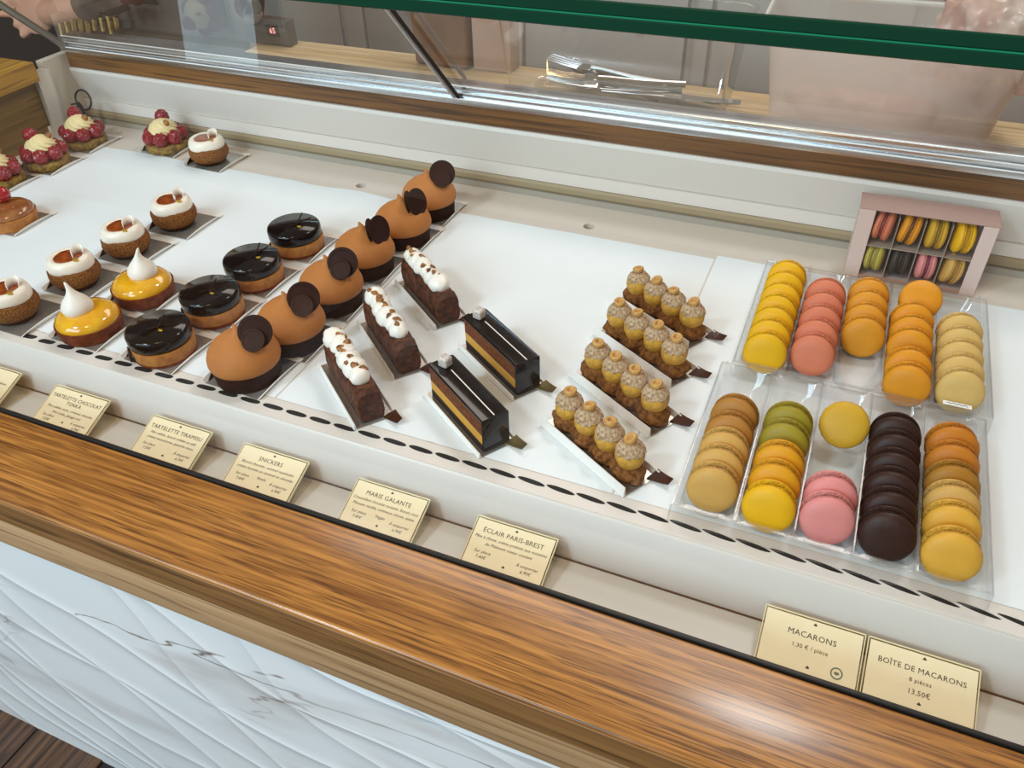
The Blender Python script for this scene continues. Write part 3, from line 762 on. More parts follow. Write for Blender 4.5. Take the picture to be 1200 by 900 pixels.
# --- layered bars (2)
def make_bar():
    L, W = .105, .029
    t = thing('layered_bar', '', 'cake bar', (0, 0, 0), 0, 'dark glazed layered cake bars')
    h = L/2; k = W/2
    obj('biscuit', bx(-h, h-.001, -k, k, 0, .009, bev=.0006), M_bisc, t)
    obj('cream_layer', bx(-h+.0003, h-.001, -k+.0003, k-.001, .0091, .0205), M_yel, t)
    obj('mousse_layer', bx(-h+.0002, h-.001, -k+.0002, k-.001, .0206, .038), M_mousse, t)
    b = bmesh.new()
    # glaze: top slab plus right side and front end
    prism([(-k-.0002, .0381), (-k-.0002, .0404), (-k+.0006, .0415), (k-.0015, .0415), (k+.0008, .0398), (k+.0010, .001), (k-.0005, .001), (k-.0005, .0381)], -h-.0004, h+.0015, b)
    obj('glaze', b, M_glaze, t, sharp=40)
    obj('end_glaze', bx(h-.0008, h+.0018, -k-.0003, k+.0008, .001, .0412, bev=.0012), M_glaze, t)
    obj('white_line', bx(-h+.022, h+.0005, -.0005, .0005, .0415, .0419), M_curl, t)
    b = bx(-.0058, .0058, -.0058, .0058, 0, .0112, bev=.0022, seg=4, mtx=T(-h+.0115, -.001, .0414, 0, 0, R(20)))
    obj('sugar_cube', b, M_sugar, t)
    return t
br = make_bar()
for i, (F, lab) in enumerate((((-.2569, .5035), 'dark glazed layered bar with sugar cube, nearer the slotted strip'), ((-.2603, .5943), 'dark glazed layered bar with sugar cube, the farther one'))):
    loc, rz = long_frame(F, -34.5, .107, .029)
    if i == 0: br.location = (*loc, Z0); br.rotation_euler = (0, 0, rz); br['label'] = lab
    else: dup(br, (*loc, Z0), rz, lab)
    long_board(loc, rz, .107, .031, 'long cake board under the '+lab, .006, M_goldtab)

# --- hazelnut praline eclairs (4)
def make_paris(seed):
    L, W = .116, .030
    t = thing('praline_eclair', '', 'eclair', (0, 0, 0), 0, 'hazelnut praline eclairs of four choux balls')
    rnd = random.Random(seed); b = bmesh.new()
    for i in range(4):
        x = -.0435+.029*i; blob(.0185, .0165, .011, .0035, 150, seed+i, 3, T(x, 0, .0085), b, zmin=-.0083)
    obj('choux_base', b, M_pbase, t, sharp=None)
    for i in range(4):
        x = -.0435+.029*i; y = rnd.uniform(-.001, .001)
        c = obj('choux_ball', blob(.0142, .0142, .0160, .0010, 200, seed+i, 3), M_praline, t, sharp=None, loc=(x, y, .0265))
        b = bmesh.new(); r = bmesh.ops.create_icosphere(b, subdivisions=4, radius=1)
        kill = []
        for v in b.verts:
            d = v.co.copy(); n = noise.fractal(d*4+Vector((seed*2+i, 0, 0)), 1, 2, 3)
            if d.z < .26+.16*n: kill.append(v)
            n2 = noise.noise(d*9+Vector((i, seed, 0)))
            v.co = Vector((d.x*.0150, d.y*.0150, d.z*.0172))*(1+.05*n2+.03*n)
        bmesh.ops.delete(b, geom=kill, context='VERTS')
        cr = obj('crumble_cap', b, M_crumb, c, sharp=None)
        nt_ = lathe([(.0, 0), (.0058, 0), (.0066, .002), (.0064, .0048), (.0048, .0058), (.0032, .0052), (.0028, .0032), (.0, .003)], 20, mtx=T(rnd.uniform(-.001, .001), rnd.uniform(-.002, .001), .0160, rnd.uniform(-.1, .45), rnd.uniform(-.3, .3), 0))
        obj('hazelnut', nt_, M_hnut, c, sharp=None)
    return t
pe = [make_paris(1), make_paris(2), make_paris(3), make_paris(4)]
for e, F, lab in zip(pe, ((-.1126, .5061), (-.1125, .5913), (-.1125, .6735), (-.1113, .7469)),
  ('four-ball hazelnut praline eclair nearest the slotted strip', 'four-ball hazelnut praline eclair, second from the front', 'four-ball hazelnut praline eclair, third from the front', 'four-ball hazelnut praline eclair farthest back')):
    loc, rz = long_frame(F, -31, .118, .030); e.location = (*loc, Z0); e.rotation_euler = (0, 0, rz); e['label'] = lab
    long_board(loc, rz, .116, .032, 'long cake board under the '+lab, .012, M_tab)

# ------------------------------------------------------------------ macarons
MC = {'yellow': ('E9B108', 'C08A10'), 'coral': ('D67A5A', '7E2A20'), 'orange': ('DB9222', 'A86A20'), 'tangerine': ('DF921A', '6A3A1A'), 'cream': ('D8B268', 'A8803C'),
      'caramel': ('B07830', '8A5A24'), 'pale caramel': ('CFA052', 'B08038'), 'olive': ('9C8A1E', '7A5A1A'), 'amber': ('DC9A10', 'A8701A'), 'pink': ('DE8A86', '7A2E4A'),
      'dark chocolate': ('30140A', '1A0A05'), 'burnt orange': ('C4761A', '8A4A14'), 'brown': ('A8721E', '7A5018'), 'ochre': ('DDA63A', 'B8823A'), 'mustard': ('CFA028', '8A6A20'), 'pale green': ('B8A84A', '9C8A3C'), 'black': ('3E342C', '241C16')}
_mm = {}
def shade(h, f): return ''.join('%02X' % int(int(h[k:k+2], 16)*f) for k in (0, 2, 4))
def shell_bm(seed):
    pr = [(.0, .0046), (.0205, .0046), (.0218, .0050), (.0223, .0058), (.0222, .0072), (.0208, .0095), (.0175, .0113), (.0120, .0123), (.0060, .0127), (.0, .0128)]
    return lathe(pr, 48)
def foot_bm(seed):
    pr = [(.0, .0022), (.0198, .0020), (.0214, .0023), (.0222, .0031), (.0222, .0040), (.0213, .0049), (.0, .0050)]
    def fn(r, th, z, i):
        n = noise.noise(Vector((math.cos(th)*17, math.sin(th)*17, i*1.3+seed))); n2 = noise.noise(Vector((math.cos(th)*6, math.sin(th)*6, seed+4)))
        return r*(1+.05*n+.02*n2), z+.0007*n*(1 if i > 0 else 0)
    return lathe(pr, 72, fn)
FOOT = [mesh(foot_bm(s), True, None) for s in (0, 1)]
SHELL = [mesh(shell_bm(s), True, None) for s in (0, 1)]
FILL = mesh(lathe([(.0, -.0026), (.0188, -.0026), (.0194, -.0012), (.0195, .0), (.0194, .0012), (.0188, .0026), (.0, .0026)], 40), True, None)
def macaron(col, loc, rot, label, group):
    if col not in _mm:
        c, f = MC[col]
        key = col.replace(' ', '_')
        ms = mat('macaron_'+key, c, .5, var=.05, vscale=90, bump=.12, bscale=700, spec=.35); mf = mat('filling_'+key, f, .55, bump=.3, bscale=400)
        mt = mat('foot_'+key, c, .75, hex2=shade(c, .80), vscale=500, bump=1.0, bscale=600, spec=.2)
        sh = []
        for src, mm in ((SHELL, ms), (FOOT, mt)):
            for s in src:
                q = s.copy(); q.materials.clear(); q.materials.append(mm); sh.append(q)
        fl_ = FILL.copy(); fl_.materials.clear(); fl_.materials.append(mf); _mm[col] = (sh, fl_)
    sh, fl_ = _mm[col]
    t = thing('macaron', label, 'macaron', loc, 0, group); t.rotation_euler = rot
    for k in (0, 1):
        link('shell', sh[k], None, t, rot=(PI*k, 0, k)); link('foot', sh[2+k], None, t, rot=(PI*k, 0, k))
    link('filling', fl_, None, t)
    return t
ORD = {1: 'front', 2: 'second from front', 3: 'third from front', 4: 'fourth from front', 5: 'fifth from front', 6: 'sixth from front', 7: 'rearmost'}
rnd = random.Random(11)
def column(tray, colname, x, specs, z=.0243):
    """specs: (colour, y, extra lean, sideways) from front to back"""
    n = len(specs)
    for i, sp in enumerate(specs):
        col, y = sp[0], sp[1]; lean = sp[2] if len(sp) > 2 else 0; dx = sp[3] if len(sp) > 3 else 0; dz = sp[4] if len(sp) > 4 else 0
        o_ = 'front' if i == 0 else ('back' if i == n-1 else ORD[i+1])
        lab = '%s macaron, %s in the %s of the %s tray' % (col, o_, colname, tray)
        macaron(col, (x+dx, y, z+dz), (R(74-lean)+rnd.uniform(-.04, .04), rnd.uniform(-.03, .03), rnd.uniform(-.06, .06)), lab, 'macarons in the %s tray' % tray)
def lin_(col, n, y0, y1): return [(col, y0+(y1-y0)*i/max(1, n-1)) for i in range(n)]
BT = [-.0295, .0178, .0640, .1115, .1600]
FT = [-.0395, .0100, .0570, .1045, .1530]
bk_, ft_ = 'back', 'front'
column(bk_, 'leftmost column', BT[0], lin_('yellow', 7, .733, .889))
column(bk_, 'second column', BT[1], lin_('coral', 5, .747, .864))
column(bk_, 'middle column', BT[2], lin_('orange', 4, .800, .882))
column(bk_, 'fourth column', BT[3], [('tangerine', .730), ('tangerine', .757), ('tangerine', .795), ('tangerine', .820), ('tangerine', .846), ('tangerine', .882, 30, .006, .008)])
column(bk_, 'rightmost column', BT[4], lin_('cream', 5, .738, .842))
column(ft_, 'leftmost column', FT[0], [('pale caramel', .518), ('pale caramel', .542), ('pale caramel', .566), ('caramel', .590), ('caramel', .617)])
column(ft_, 'second column', FT[1], [('yellow', .513), ('amber', .541), ('amber', .567), ('olive', .598), ('olive', .624)])
column(ft_, 'middle column', FT[2], [('pink', .518), ('pink', .543), ('mustard', .640, 25, .002, .003)])
column(ft_, 'fourth column', FT[3], lin_('dark chocolate', 6, .518, .644))
column(ft_, 'rightmost column', FT[4], [('ochre', .515), ('ochre', .545), ('pale caramel', .570), ('brown', .596), ('burnt orange', .623), ('burnt orange', .648)])

# --- clear trays
def tray(xs, y0, y1, label, tilt=0, rz=0):
    t = thing('clear_macaron_tray', label, 'tray', (0, 0, 0)); t.rotation_euler = (0, 0, 0)
    pitch = (xs[-1]-xs[0])/4; xa, xb = xs[0]-pitch*.55, xs[-1]+pitch*.60
    H = .021
    prof = []
    prof += [(xa-.004, .001), (xa-.0035, H*.98), (xa-.001, H)]
    for c in xs:
        for k in range(13):
            a = PI+PI*k/12
            prof.append((c+math.cos(a)*(pitch*.475), .0245+math.sin(a)*.0237+0))
        prof.append((c+pitch*.5, H+.0028))
    prof += [(xb+.001, H), (xb+.0035, H*.98), (xb+.004, .001)]
    ys = [y0, y0+.001, y0+.006, y0+.013, y0+.016]+[y0+.016+(y1-y0-.032)*i/6 for i in range(1, 6)]+[y1-.016, y1-.013, y1-.006, y1-.001, y1]
    en = [0, 1, 1, .25, .0]+[0]*5+[0, .25, 1, 1, 0]
    bm = bmesh.new(); rows = []
    for y, e in zip(ys, en):
        row = []
        for x, z in prof:
            zz = z
            if y in (y0, y1): zz = .0008
            else: zz = z+(max(z, H)-z)*e if z > .0012 or xa < x < xb else z
            row.append(bm.verts.new((x, y, zz)))
        rows.append(row)
    for a, b in zip(rows, rows[1:]):
        for k in range(len(prof)-1): bm.faces.new((a[k], a[k+1], b[k+1], b[k]))
    obj('blister', bm, M_plastic, t, sharp=50)
    # moulded ribs along the ridges and rim bead
    for c in xs[:-1]:
        obj('ridge', tube([(c+pitch*.5, y0+.008, H+.0034), (c+pitch*.5, y1-.008, H+.0034)], .0012, 6), M_plastic, t)
    obj('rim', tube([(xa-.002, y0+.002, H), (xb+.002, y0+.002, H), (xb+.002, y1-.002, H), (xa-.002, y1-.002, H)], .0013, 6, closed=True), M_plastic, t)
    return t
t1 = tray(BT, .708, .932, 'clear plastic tray of macarons nearer the back panel')
t2 = tray(FT, .486, .7055, 'clear plastic tray of macarons nearer the slotted strip')
lb = obj('sticker', bx(.146, .172, .7135, .7195, .0222, .0225), mat('sticker_white', 'F2F2F0', .6), t1, smooth=False)
b = tube([(.149+.0019*i, .7165+.0011*math.sin(i*2.3), .0227) for i in range(11)], .0003, 4); obj('handwriting', b, M_ink, lb)

# --- gift box of eight macarons
gb = thing('macaron_box', 'pink carton gift box with open window standing at the back panel', 'box', (.0335, .966, 0), R(1.2))
BW, BH, BD = .150, .092, .044
def gbx(name, *a, m=M_pink): return obj(name, bx(*a, bev=.0006, seg=1), m, gb)
gbx('side', 0, .0012, 0, BD, 0, BH); gbx('side', BW-.0012, BW, 0, BD, 0, BH)
gbx('top', -.0015, BW+.0015, -.001, BD, BH, BH+.0013, m=mat('pink_carton_top_shaded', 'A2847A', .55)); gbx('base', 0, BW, 0, BD, 0, .0012)  # top painted darker to stand for the weaker light on it
gbx('back', .0012, BW-.0012, BD-.0012, BD, .0012, BH)
# front frame: stiles at both sides, narrow strip at foot
gbx('front_stile', 0, .0175, -.0008, .0004, 0, BH); gbx('front_stile', BW-.0165, BW, -.0008, .0004, 0, BH)
gbx('front_foot', .0175, BW-.0165, -.0006, .0006, 0, .005, m=M_pinkin)
gbx('divider', .016, BW-.015, .001, .034, .0445, .0452, m=M_frost if False else mat('divider_grey', 'A8988C', .3))
for i in range(1, 4): gbx('divider', .0165+.029*i-.0003, .0165+.029*i+.0003, .001, .034, .004, BH-.006, m=MATS['divider_grey'])
gbx('inner_tray', .016, BW-.015, .034, .0352, .002, BH-.004, m=M_pinkin)
boxm = [['pale green', 'black', 'pink', 'pale caramel'], ['coral', 'tangerine', 'mustard', 'yellow']]
for r_ in range(2):
    for c_ in range(4):
        x = .0335+.0165+.0146+.029*c_; z = .0232+.0006+.0455*r_-(.0225 if r_ == 0 else 0)*0
        z = .0255 if r_ == 0 else .0680
        tl = [[0, 3, 0, 14], [6, 12, 2, 4]][r_][c_]
        mcr = macaron(boxm[r_][c_], (x, .966+.0195, z), (0, R(90+tl*.7), R(6*(c_-1.5))), '%s macaron on its edge in the %s row of the pink box' % (boxm[r_][c_], ('lower', 'upper')[r_]), 'macarons in the pink box')
        mcr.scale = (.90, .90, .90)

# ------------------------------------------------------------------ price cards
def emblem(parent, x, y, s=.0016, m=None):
    b = bmesh.new()
    for a, r in ((PI/2, 1.3), (PI/2+.95, 1), (PI/2-.95, 1)):
        n = 10; vs = []
        for k in range(n):
            q = 2*PI*k/n; px = s*r*(.55+.55*math.cos(q)); py = s*.38*math.sin(q)
            vs.append(b.verts.new((px*math.cos(a)-py*math.sin(a), px*math.sin(a)+py*math.cos(a), 0)))
        b.faces.new(vs)
    return link('emblem', mesh(b, False), m or M_ink, parent, (x, y, .0003))
def price_card(xc, label, lines, w=.080, stamp=False, yaw=0, flat=False):
    D = .069; tilt = R(20)
    t = thing('price_card', label, 'price card', (xc, .3885, -.0545), R(yaw), 'price cards on the ledge')
    b = bmesh.new()
    hw = w/2
    ct, st = math.cos(tilt), math.sin(tilt)
    ex = bpy.data.objects  # holder is built in its own tilted frame
    Mx = Matrix.Rotation(tilt, 4, 'X')
    hold = obj('holder', bx(-hw, hw, 0, D, .0009, .0022, mtx=Mx), M_acryl, t, smooth=False)
    obj('holder_base', bx(-hw, hw, .002, D*.86, 0, .0016), M_acryl, t, smooth=False)
    obj('holder_back', prism([(D*ct-.001, D*st-.002), (D*ct+.0006, D*st-.002), (D*.86+.0016, 0), (D*.86, 0)], -hw, hw), M_acryl, t, smooth=False)
    for s in (-1, 1):
        obj('holder_edge', bx(s*hw-.0004, s*hw+.0004, 0, D, .0004, .0026, mtx=Mx), M_acryledge, t, smooth=False)
    obj('holder_edge', bx(-hw, hw, D-.0005, D+.0005, .0004, .0026, mtx=Mx), M_acryledge, t, smooth=False)
    pc = obj('paper', bx(-hw+.0015, hw-.0015, .001, D-.003, -.0002, .0001), M_card, t, smooth=False, loc=(0, -.0006*st*0, .0031), rot=(tilt, 0, 0))
    for nm, txt, x, y, size, sh, al in lines:
        me = text_mesh(txt, size, sh, al, 1.05); xs_ = [v.co.x for v in me.vertices]; k_ = min(1, (w-.0085)/max(1e-6, max(xs_)-min(xs_)))
        me.transform(Matrix.Diagonal((k_, min(1, k_*1.12), 1, 1))); link(nm, me, M_ink, pc, (x, y, .0003))
    for y in (D-.0068, .0265):
        emblem(pc, .001, y)
    if stamp:
        b = bmesh.new(); a0 = None; n = 24
        oi = [[b.verts.new((r*math.cos(2*PI*k/n), r*math.sin(2*PI*k/n), 0)) for k in range(n)] for r in (.0037, .0048)]
        for k in range(n): b.faces.new((oi[0][k], oi[1][k], oi[1][(k+1) % n], oi[0][(k+1) % n]))
        oi = [b.verts.new((.0022*math.cos(2*PI*k/6), .0014*math.sin(2*PI*k/6), 0)) for k in range(6)]; b.faces.new(oi)
        link('stamp', mesh(b, False), mat('stamp_green', '6E7A66', .7), pc, (w*.29, .0300, .0003))
    return t
def std(title, d1, d2, sp, em, mid=None, title2=None, tx=0):
    D = .069; L = []
    L.append(('title', title, tx, D-.0130, .0064, 0, 'CENTER'))
    yo = D-.0200
    if title2: L.append(('title', title2, tx, D-.0192, .0060, 0, 'CENTER')); yo -= .0068
    L.append(('description', d1, tx, yo, .0042, .25, 'CENTER'))
    L.append(('description', d2, tx, yo-.0058, .0042, .25, 'CENTER'))
    dy = .0042 if title2 else 0
    L.append(('price', 'Sur place', -.023, .0352-dy, .0042, .25, 'CENTER')); L.append(('price', sp, -.023, .0300-dy, .0042, .25, 'CENTER'))
    L.append(('price', 'À emporter', .022, .0335-dy, .0042, .25, 'CENTER')); L.append(('price', em, .022, .0283-dy, .0042, .25, 'CENTER'))
    if mid: L.append(('price', mid, 0, .0360, .0042, .25, 'CENTER'))
    return L
price_card(-.874, 'price card cut off by the left frame edge', std('TATIN', 'Sablé breton, pommes caramélisées', 'crème légère vanille', '7,10€', '6,60€'))
price_card(-.737, 'price card for the tonka chocolate tart, second from left', std('TARTELETTE CHOCOLAT', 'Pâte sablée cacao, crémeux chocolat', 'fève tonka, glaçage noir', '7,20€', '6,70€', title2='TONKA'))
price_card(-.594, 'price card with the long tartelette heading, third from left', std('TARTELETTE TIRAMISU', 'Pâte sablée, biscuit imbibé au café', 'crème mascarpone, ganache cacao', '7,20€', '6,70€'))
price_card(-.471, 'price card with one short word heading, fourth from left', std('SNICKERS', 'Biscuit chocolat, caramel cacahuète', 'crème montée au caramel et chocolat', '7,40€', '6,90€', 'Vendu'))
price_card(-.332, 'price card for the marie galante cake, fifth from left', std('MARIE GALANTE', 'Croustillant chocolat noisette, biscuit coco', 'Mousse vanille, crémeux citron, zeste', '7,40€', '6,90€', 'Vegan'))
price_card(-.200, 'price card for the praline eclairs, left of the empty ledge', std('ÉCLAIR PARIS-BREST', 'Pâte à choux, crème pralinée aux noisettes', 'du Piémont coeur coulant', '7,40€', '6,90€'))
D_ = .069
price_card(.0665, 'price card for macarons with a round green stamp', [('title', 'MACARONS', 0, D_-.0165, .0068, 0, 'CENTER'), ('price', '1,30 € / pièce', 0, D_-.0265, .0048, 0, 'CENTER')], w=.079, stamp=True)
price_card(.1495, 'price card for the macaron gift box, rightmost', [('title', 'BOÎTE DE MACARONS', 0, D_-.0165, .0062, 0, 'CENTER'), ('price', '8 pièces', 0, D_-.0250, .0048, 0, 'CENTER'), ('price', '13,50€', 0, D_-.0340, .0056, 0, 'CENTER')], w=.082)

# ------------------------------------------------------------------ things on the worktop behind
sc = thing('kitchen_scale', 'dark scale display with red digits on the worktop', 'scale', (-1.03, 1.262, .1005))
obj('body', bx(-.05, .05, -.012, .012, 0, .045, bev=.002), mat('scale_dark', '4A3E36', .4), sc)
d = obj('screen', bx(.004, .03, -.0135, -.012, .016, .036), mat('scale_screen', '2A1A16', .3), sc, smooth=False)
me = text_mesh('65', .014); md_ = bpy.data.materials.new('red_digits'); md_.use_nodes = True
md_.node_tree.nodes['Principled BSDF'].inputs['Emission Color'].default_value = (1, .12, .08, 1); md_.node_tree.nodes['Principled BSDF'].inputs['Emission Strength'].default_value = 1.5
link('digits', me, md_, d, (.017, -.0138, .026), (PI/2, 0, 0))
pk = thing('brown_package', 'brown paper wrapped package standing on the worktop', 'package', (-.665, 1.262, .1005))
b = bx(-.052, .052, -.025, .025, 0, .15, bev=.008, seg=3)
for v in b.verts: v.co += Vector((noise.noise(v.co*30), noise.noise(v.co*33+Vector((5, 0, 0))), 0))*.004
obj('wrap', b, mat('kraft_brown', '7A5234', .6, hex2='5E3C22', vscale=18, bump=.3, bscale=40), pk)
obj('fold', bx(-.050, .050, -.0275, -.0255, .09, .094), mat('kraft_fold', '8A6244', .6), pk)
pk = thing('pinkish_carton', 'dull pinkish carton next to the brown package', 'carton', (-.575, 1.268, .1005))
obj('body', bx(-.034, .034, -.020, .020, 0, .15, bev=.002), mat('dull_pink', 'AE9080', .6), pk)
obj('flap', bx(-.033, .033, -.0215, -.0205, .12, .148), mat('dull_pink2', 'B89C8E', .6), pk)

# clear tub of cutlery
ct = thing('clear_cutlery_tub', 'clear plastic tub holding loose forks and knives', 'tub', (-.335, 1.185, .1005))
b = bmesh.new(); prf = []
def rr_ring(hx, hy, r, z, n=6):
    out = []
    for cx, cy, a0 in ((hx-r, hy-r, 0), (-hx+r, hy-r, PI/2), (-hx+r, -hy+r, PI), (hx-r, -hy+r, 1.5*PI)):
        for k in range(n+1): a = a0+PI/2*k/n; out.append((cx+r*math.cos(a), cy+r*math.sin(a), z))
    return out
rings = [[b.verts.new(p) for p in rr_ring(hx, hy, .025, z)] for hx, hy, z in ((.150, .060, .0005), (.160, .065, .006), (.172, .078, .13), (.178, .084, .132))]
for a, c in zip(rings, rings[1:]):
    for k in range(len(a)): b.faces.new((a[k], a[(k+1) % len(a)], c[(k+1) % len(a)], c[k]))
b.faces.new(rings[0])
obj('wall', b, M_plastic, ct, sharp=None)
obj('rim', tube(rr_ring(.178, .084, .025, .133), .002, 6, closed=True), M_plastic, ct)
def fork_mesh():
    b = bmesh.new()
    tube([(-.09, 0, .0), (-.03, 0, .002), (.02, 0, .006), (.035, 0, .006)], [.0045, .0034, .0028, .0036], 8, b)
    box(b, .034, .056, -.011, .011, .0045, .0062, bev=.0008, seg=1)
    for k in range(4): tube([(.055, -.0105+.0070*k, .0053), (.082, -.0115+.0077*k, .0085), (.108, -.0110+.0073*k, .0125)], [.0020, .0019, .0012], 6, b)
    return mesh(b, True, 40)
def knife_mesh():
    b = bmesh.new(); box(b, -.10, -.005, -.0045, .0045, 0, .004, bev=.0015); box(b, -.006, .10, -.008, .008, .0012, .0026, bev=.0006, seg=1); return mesh(b, True, 40)
FK, KN = fork_mesh(), knife_mesh()
rnd = random.Random(5)
wordpos = ['uppermost', 'second', 'third', 'fourth', 'fifth', 'lowest']
nth = ['first', 'second', 'third', 'fourth', 'fifth', 'sixth', 'seventh', 'eighth']
for i in range(8):
    o = link('fork', FK, M_steel, None, (-.362+.006*i+rnd.uniform(-.006, .006), 1.230-.0125*i, .1080+.0075*(i % 4)+.002*i), (rnd.uniform(-.35, .35), 0, PI-.42+.095*i)); tag(o, 'steel fork in the clear tub, %s of the fanned forks counting from the back' % nth[i], 'fork', 'cutlery in the clear tub')
for i in range(6):
    o = link('knife', KN, M_steel, None, (-.290+.008*i, 1.226-.016*i, .1065+.0046*i), (0, 0, -.20+.06*i)); tag(o, 'steel knife in the clear tub, %s knife counting from the back' % nth[i], 'knife', 'cutlery in the clear tub')

# frosted white tub
ft = thing('frosted_tub', 'frosted white plastic tub with rounded corners on the worktop', 'tub', (.027, 1.205, .1005), R(2))
b = bmesh.new()
rings = [[b.verts.new(p) for p in rr_ring(hx, hy, r, z, 8)] for hx, hy, r, z in ((.118, .055, .03, .0005), (.130, .062, .03, .004), (.138, .066, .03, .014), (.158, .080, .03, .140), (.164, .087, .03, .143))]
for a, c in zip(rings, rings[1:]):
    for k in range(len(a)): b.faces.new((a[k], a[(k+1) % len(a)], c[(k+1) % len(a)], c[k]))
b.faces.new(rings[0])
obj('wall', b, M_frost, ft, sharp=None)
obj('rim', tube(rr_ring(.165, .088, .03, .143), .003, 6, closed=True), mat('tub_rim', 'E4DED8', .4), ft)
for i in range(4):
    o = obj('paper_bag_bundle', blob(.030+.006*(i % 2), .024, .020, .012, 40, i, 3, None), mat('pinkish_paper', 'C79A88', .6, hex2='B07C68', vscale=20), None, loc=(-.065+.044*i, 1.2, .130))
    tag(o, 'blurred pinkish bundle inside the frosted tub, %s from the left' % ['first', 'second', 'third', 'fourth', 'fifth'][i], 'bundle', 'bundles inside the frosted tub')
# crumpled clear bag
b = blob(.058, .046, .064, .0, 30, 4, 5, None)
for v in b.verts:
    d = v.co.normalized(); q = v.co*26
    rdg = 1-2*abs(noise.noise(q+Vector((3, 1, 7)))); rd2 = 1-2*abs(noise.noise(q*2.1+Vector((9, 2, 4))))
    v.co += d*(.014*rdg+.007*rd2+.012*noise.noise(v.co*9))
o = obj('crumpled_plastic_bag', b, None, None, sharp=None, loc=(.135, 1.205, .225))
mb = mat('pinkish_film', 'E2CABE', .3, hex2='C08C7C', vscale=18, coat=.2, bump=.3, bscale=60, stretch=(1, 1, .4)); o.data.materials.append(mb)
tag(o, 'crumpled pinkish plastic bag in the frosted tub, seen above the green glass edge', 'bag')

# ------------------------------------------------------------------ person behind the case (arms and apron in view)
pr_ = thing('person', 'person in brown top reaching left with both bare hands, gold ring on one finger', 'person', (-1.36, 1.42, -.722))
def limb(bm, pts, rad, seg=12):
    tube(pts, rad, seg, bm)
    for p, r in zip(pts, rad): blob(r, r, r, 0, 1, 0, 2, Matrix.Translation(p), bm)
def fuse(name, bm, m, voxel, parent, smooth=4):
    o = link(name, mesh(bm), m, parent)
    md = o.modifiers.new('r', 'REMESH'); md.mode = 'VOXEL'; md.voxel_size = voxel; md.use_smooth_shade = True
    md = o.modifiers.new('s', 'SMOOTH'); md.iterations = smooth; md.factor = .5
    return o
O = Vector((-1.36, 1.42, -.722))
def P(x, y, z): return Vector((x, y, z))-O
b = bmesh.new()
limb(b, [P(-1.36, 1.42, .18), P(-1.36, 1.41, .36), P(-1.36, 1.40, .52), P(-1.36, 1.41, .62)], [.135, .115, .125, .09], 16)
limb(b, [P(-1.36, 1.41, .62), P(-1.36, 1.40, .72)], [.055, .05])
blob(.073, .092, .112, 0, 1, 0, 3, Matrix.Translation(P(-1.37, 1.385, .82)), b)                 # head
blob(.013, .016, .020, 0, 1, 0, 2, Matrix.Translation(P(-1.385, 1.293, .815)), b)               # nose
for sx in (-1, 1):
    blob(.010, .018, .028, 0, 1, 0, 2, Matrix.Translation(P(-1.37+sx*.074, 1.395, .82)), b)     # ears
    limb(b, [P(-1.36+sx*.09, 1.42, .15), P(-1.36+sx*.10, 1.41, -.25), P(-1.36+sx*.10, 1.43, -.64), P(-1.36+sx*.10, 1.38, -.69), P(-1.36+sx*.11, 1.29, -.70)], [.085, .055, .036, .036, .026])
arms = {'right': [P(-1.52, 1.40, .59), P(-1.43, 1.26, .34), P(-1.33, 1.20, .190), P(-1.475, 1.20, .160)], 'left': [P(-1.20, 1.40, .59), P(-1.20, 1.24, .33), P(-1.27, 1.17, .185), P(-1.475, 1.175, .138)]}
for k, a in arms.items(): limb(b, a, [.050, .040, .034, .024])
def hand(b, w, d, side, spread=.0):
    u = Vector(d).normalized(); v = u.cross(Vector((0, -1, .25))).normalized(); n = u.cross(v)
    v = n.cross(u)
    M = Matrix((u, v, n)).transposed().to_4x4(); M.translation = w+u*.040
    blob(.046, .036, .015, 0, 1, 0, 3, M, b)
    fing = []
    for i, (off, L) in enumerate(((.026, .066), (.009, .074), (-.008, .070), (-.024, .054))):
        p0 = w+u*.070+v*off; p1 = p0+u*L*.42+v*off*.25-n*side*.004; p2 = p1+u*L*.32-n*side*.014; p3 = p2+u*L*.22-n*side*.018
        limb(b, [p0, p1, p2, p3], [.0092, .0086, .0078, .0066], 10); fing.append((p0, p1))
    t0 = w+u*.022+v*.028; limb(b, [t0, t0+u*.026+v*.022-n*side*.006, t0+u*.052+v*.026-n*side*.014], [.012, .0098, .0080], 10)
    return fing
hand(b, P(-1.475, 1.20, .160), (-1, -.02, -.06), 1)
fg_ = hand(b, P(-1.475, 1.175, .138), (-1, -.05, -.16), -1)
fuse('body', b, M_skin, .0042, pr_, 3)
q0, q1 = fg_[1]; u = (q1-q0).normalized(); a_ = u.cross(Vector((0, 0, 1))).normalized(); c_ = a_.cross(u); mid = q0*.6+q1*.4
obj('ring', tube([mid+(a_*math.cos(2*PI*i/20)+c_*math.sin(2*PI*i/20))*.0098 for i in range(20)], .0018, 6, closed=True), mat('gold_ring', 'E8C87A', .15, metal=1), pr_)
M_top = mat('brown_knit', '5E4434', .85, hex2='3E2C22', vscale=30, bump=.5, bscale=120)
b = bmesh.new()
limb(b, [P(-1.36, 1.42, .10), P(-1.36, 1.41, .36), P(-1.36, 1.40, .52), P(-1.36, 1.41, .625)], [.150, .128, .138, .095], 16)
for k, a in arms.items(): limb(b, [a[0], a[1], a[2], a[2]*.62+a[3]*.38], [.060, .052, .046, .042])
fuse('sweater', b, M_top, .008, pr_)
b = bmesh.new()
for sx in (-1, 1): limb(b, [P(-1.36+sx*.08, 1.42, .14), P(-1.36+sx*.10, 1.41, -.25), P(-1.36+sx*.10, 1.43, -.64)], [.105, .075, .055])
blob(.155, .13, .11, 0, 1, 0, 3, Matrix.Translation(P(-1.36, 1.42, .10)), b)
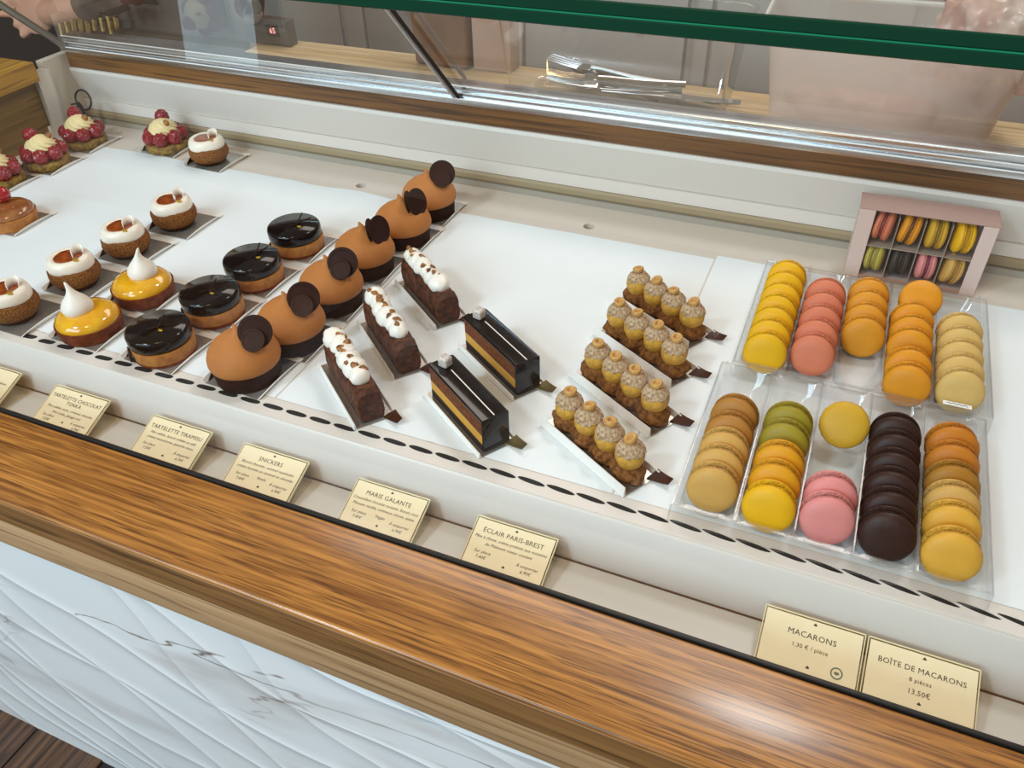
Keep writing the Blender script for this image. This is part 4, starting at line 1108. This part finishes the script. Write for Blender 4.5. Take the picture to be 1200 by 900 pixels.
fuse('trousers', b, mat('dark_trousers', '2A2422', .9), .010, pr_)
# bibbed apron hanging in front
b = bmesh.new(); rows = []
for i in range(15):
    zz = .42-.95*i/14; row = []
    for k in range(17):
        th = -1.25+2.5*k/16; rr = .165+.03*(i/14)+.006*math.sin(k*2.1+i*.4)
        row.append(b.verts.new(P(-1.36+rr*math.sin(th)*1.15, 1.42-rr*math.cos(th), zz)))
    rows.append(row)
for r0, r1 in zip(rows, rows[1:]):
    for k in range(16): b.faces.new((r0[k], r0[k+1], r1[k+1], r1[k]))
o = obj('apron', b, mat('apron_brown', '6A5246', .85, hex2='54403A', vscale=12, bump=.3, bscale=60), pr_, sharp=None); md = o.modifiers.new('s', 'SOLIDIFY'); md.thickness = .003
# gold fringed cuffs
M_fr = mat('gold_fringe', 'B8924A', .4, metal=.4, hex2='7A5A24', vscale=90)
for k, a in arms.items():
    w0 = a[2]*.85+a[1]*.15
    for i in range(9):
        f = i/8; p = a[2]*(1-.75*f)+a[3]*.75*f if k == 'left' else w0*(1-f)+a[2]*f
        dz = Vector((.002*math.sin(i), -.006, -.030-.006*math.sin(i*1.7)))
        obj('fringe', tube([p+Vector((0, -.026, -.018)), p+Vector((0, -.028, -.018))+dz], [.006, .004], 6), M_fr, pr_)
for sx in (-1, 1):
    e_ = obj('eye', blob(.010, .009, .006, 0, 1, 0, 2, Matrix.Translation(P(-1.37+sx*.030, 1.304, .832))), mat('eye_white', 'DDD8D0', .3), pr_)
    obj('iris', blob(.0052, .003, .0052, 0, 1, 0, 2, Matrix.Translation(P(-1.37+sx*.030, 1.2965, .831))), mat('iris_brown', '2E1A10', .2), e_)
obj('mouth', blob(.022, .006, .006, 0, 1, 0, 2, Matrix.Translation(P(-1.378, 1.300, .770))), mat('lips', 'A85A50', .4), pr_)
b = bmesh.new(); blob(.086, .098, .112, .01, 30, 3, 3, Matrix.Translation(P(-1.368, 1.410, .850)), b)
for v in [v for v in b.verts if v.co.y < P(0, 1.335, 0).y and v.co.z < P(0, 0, .875).z]: v.co.y = P(0, 1.345, 0).y
blob(.05, .05, .05, .006, 30, 1, 3, Matrix.Translation(P(-1.36, 1.52, .86)), b)
obj('hair', b, mat('hair_brown', '3A261A', .6, bump=.5, bscale=90), pr_, sharp=None)



# ------------------------------------------------------------------ lift everything so that the floor is at z = 0
bpy.context.view_layer.update()
for o in C.objects:
    if o.parent is None: o.location.z += DZ+.007-.007
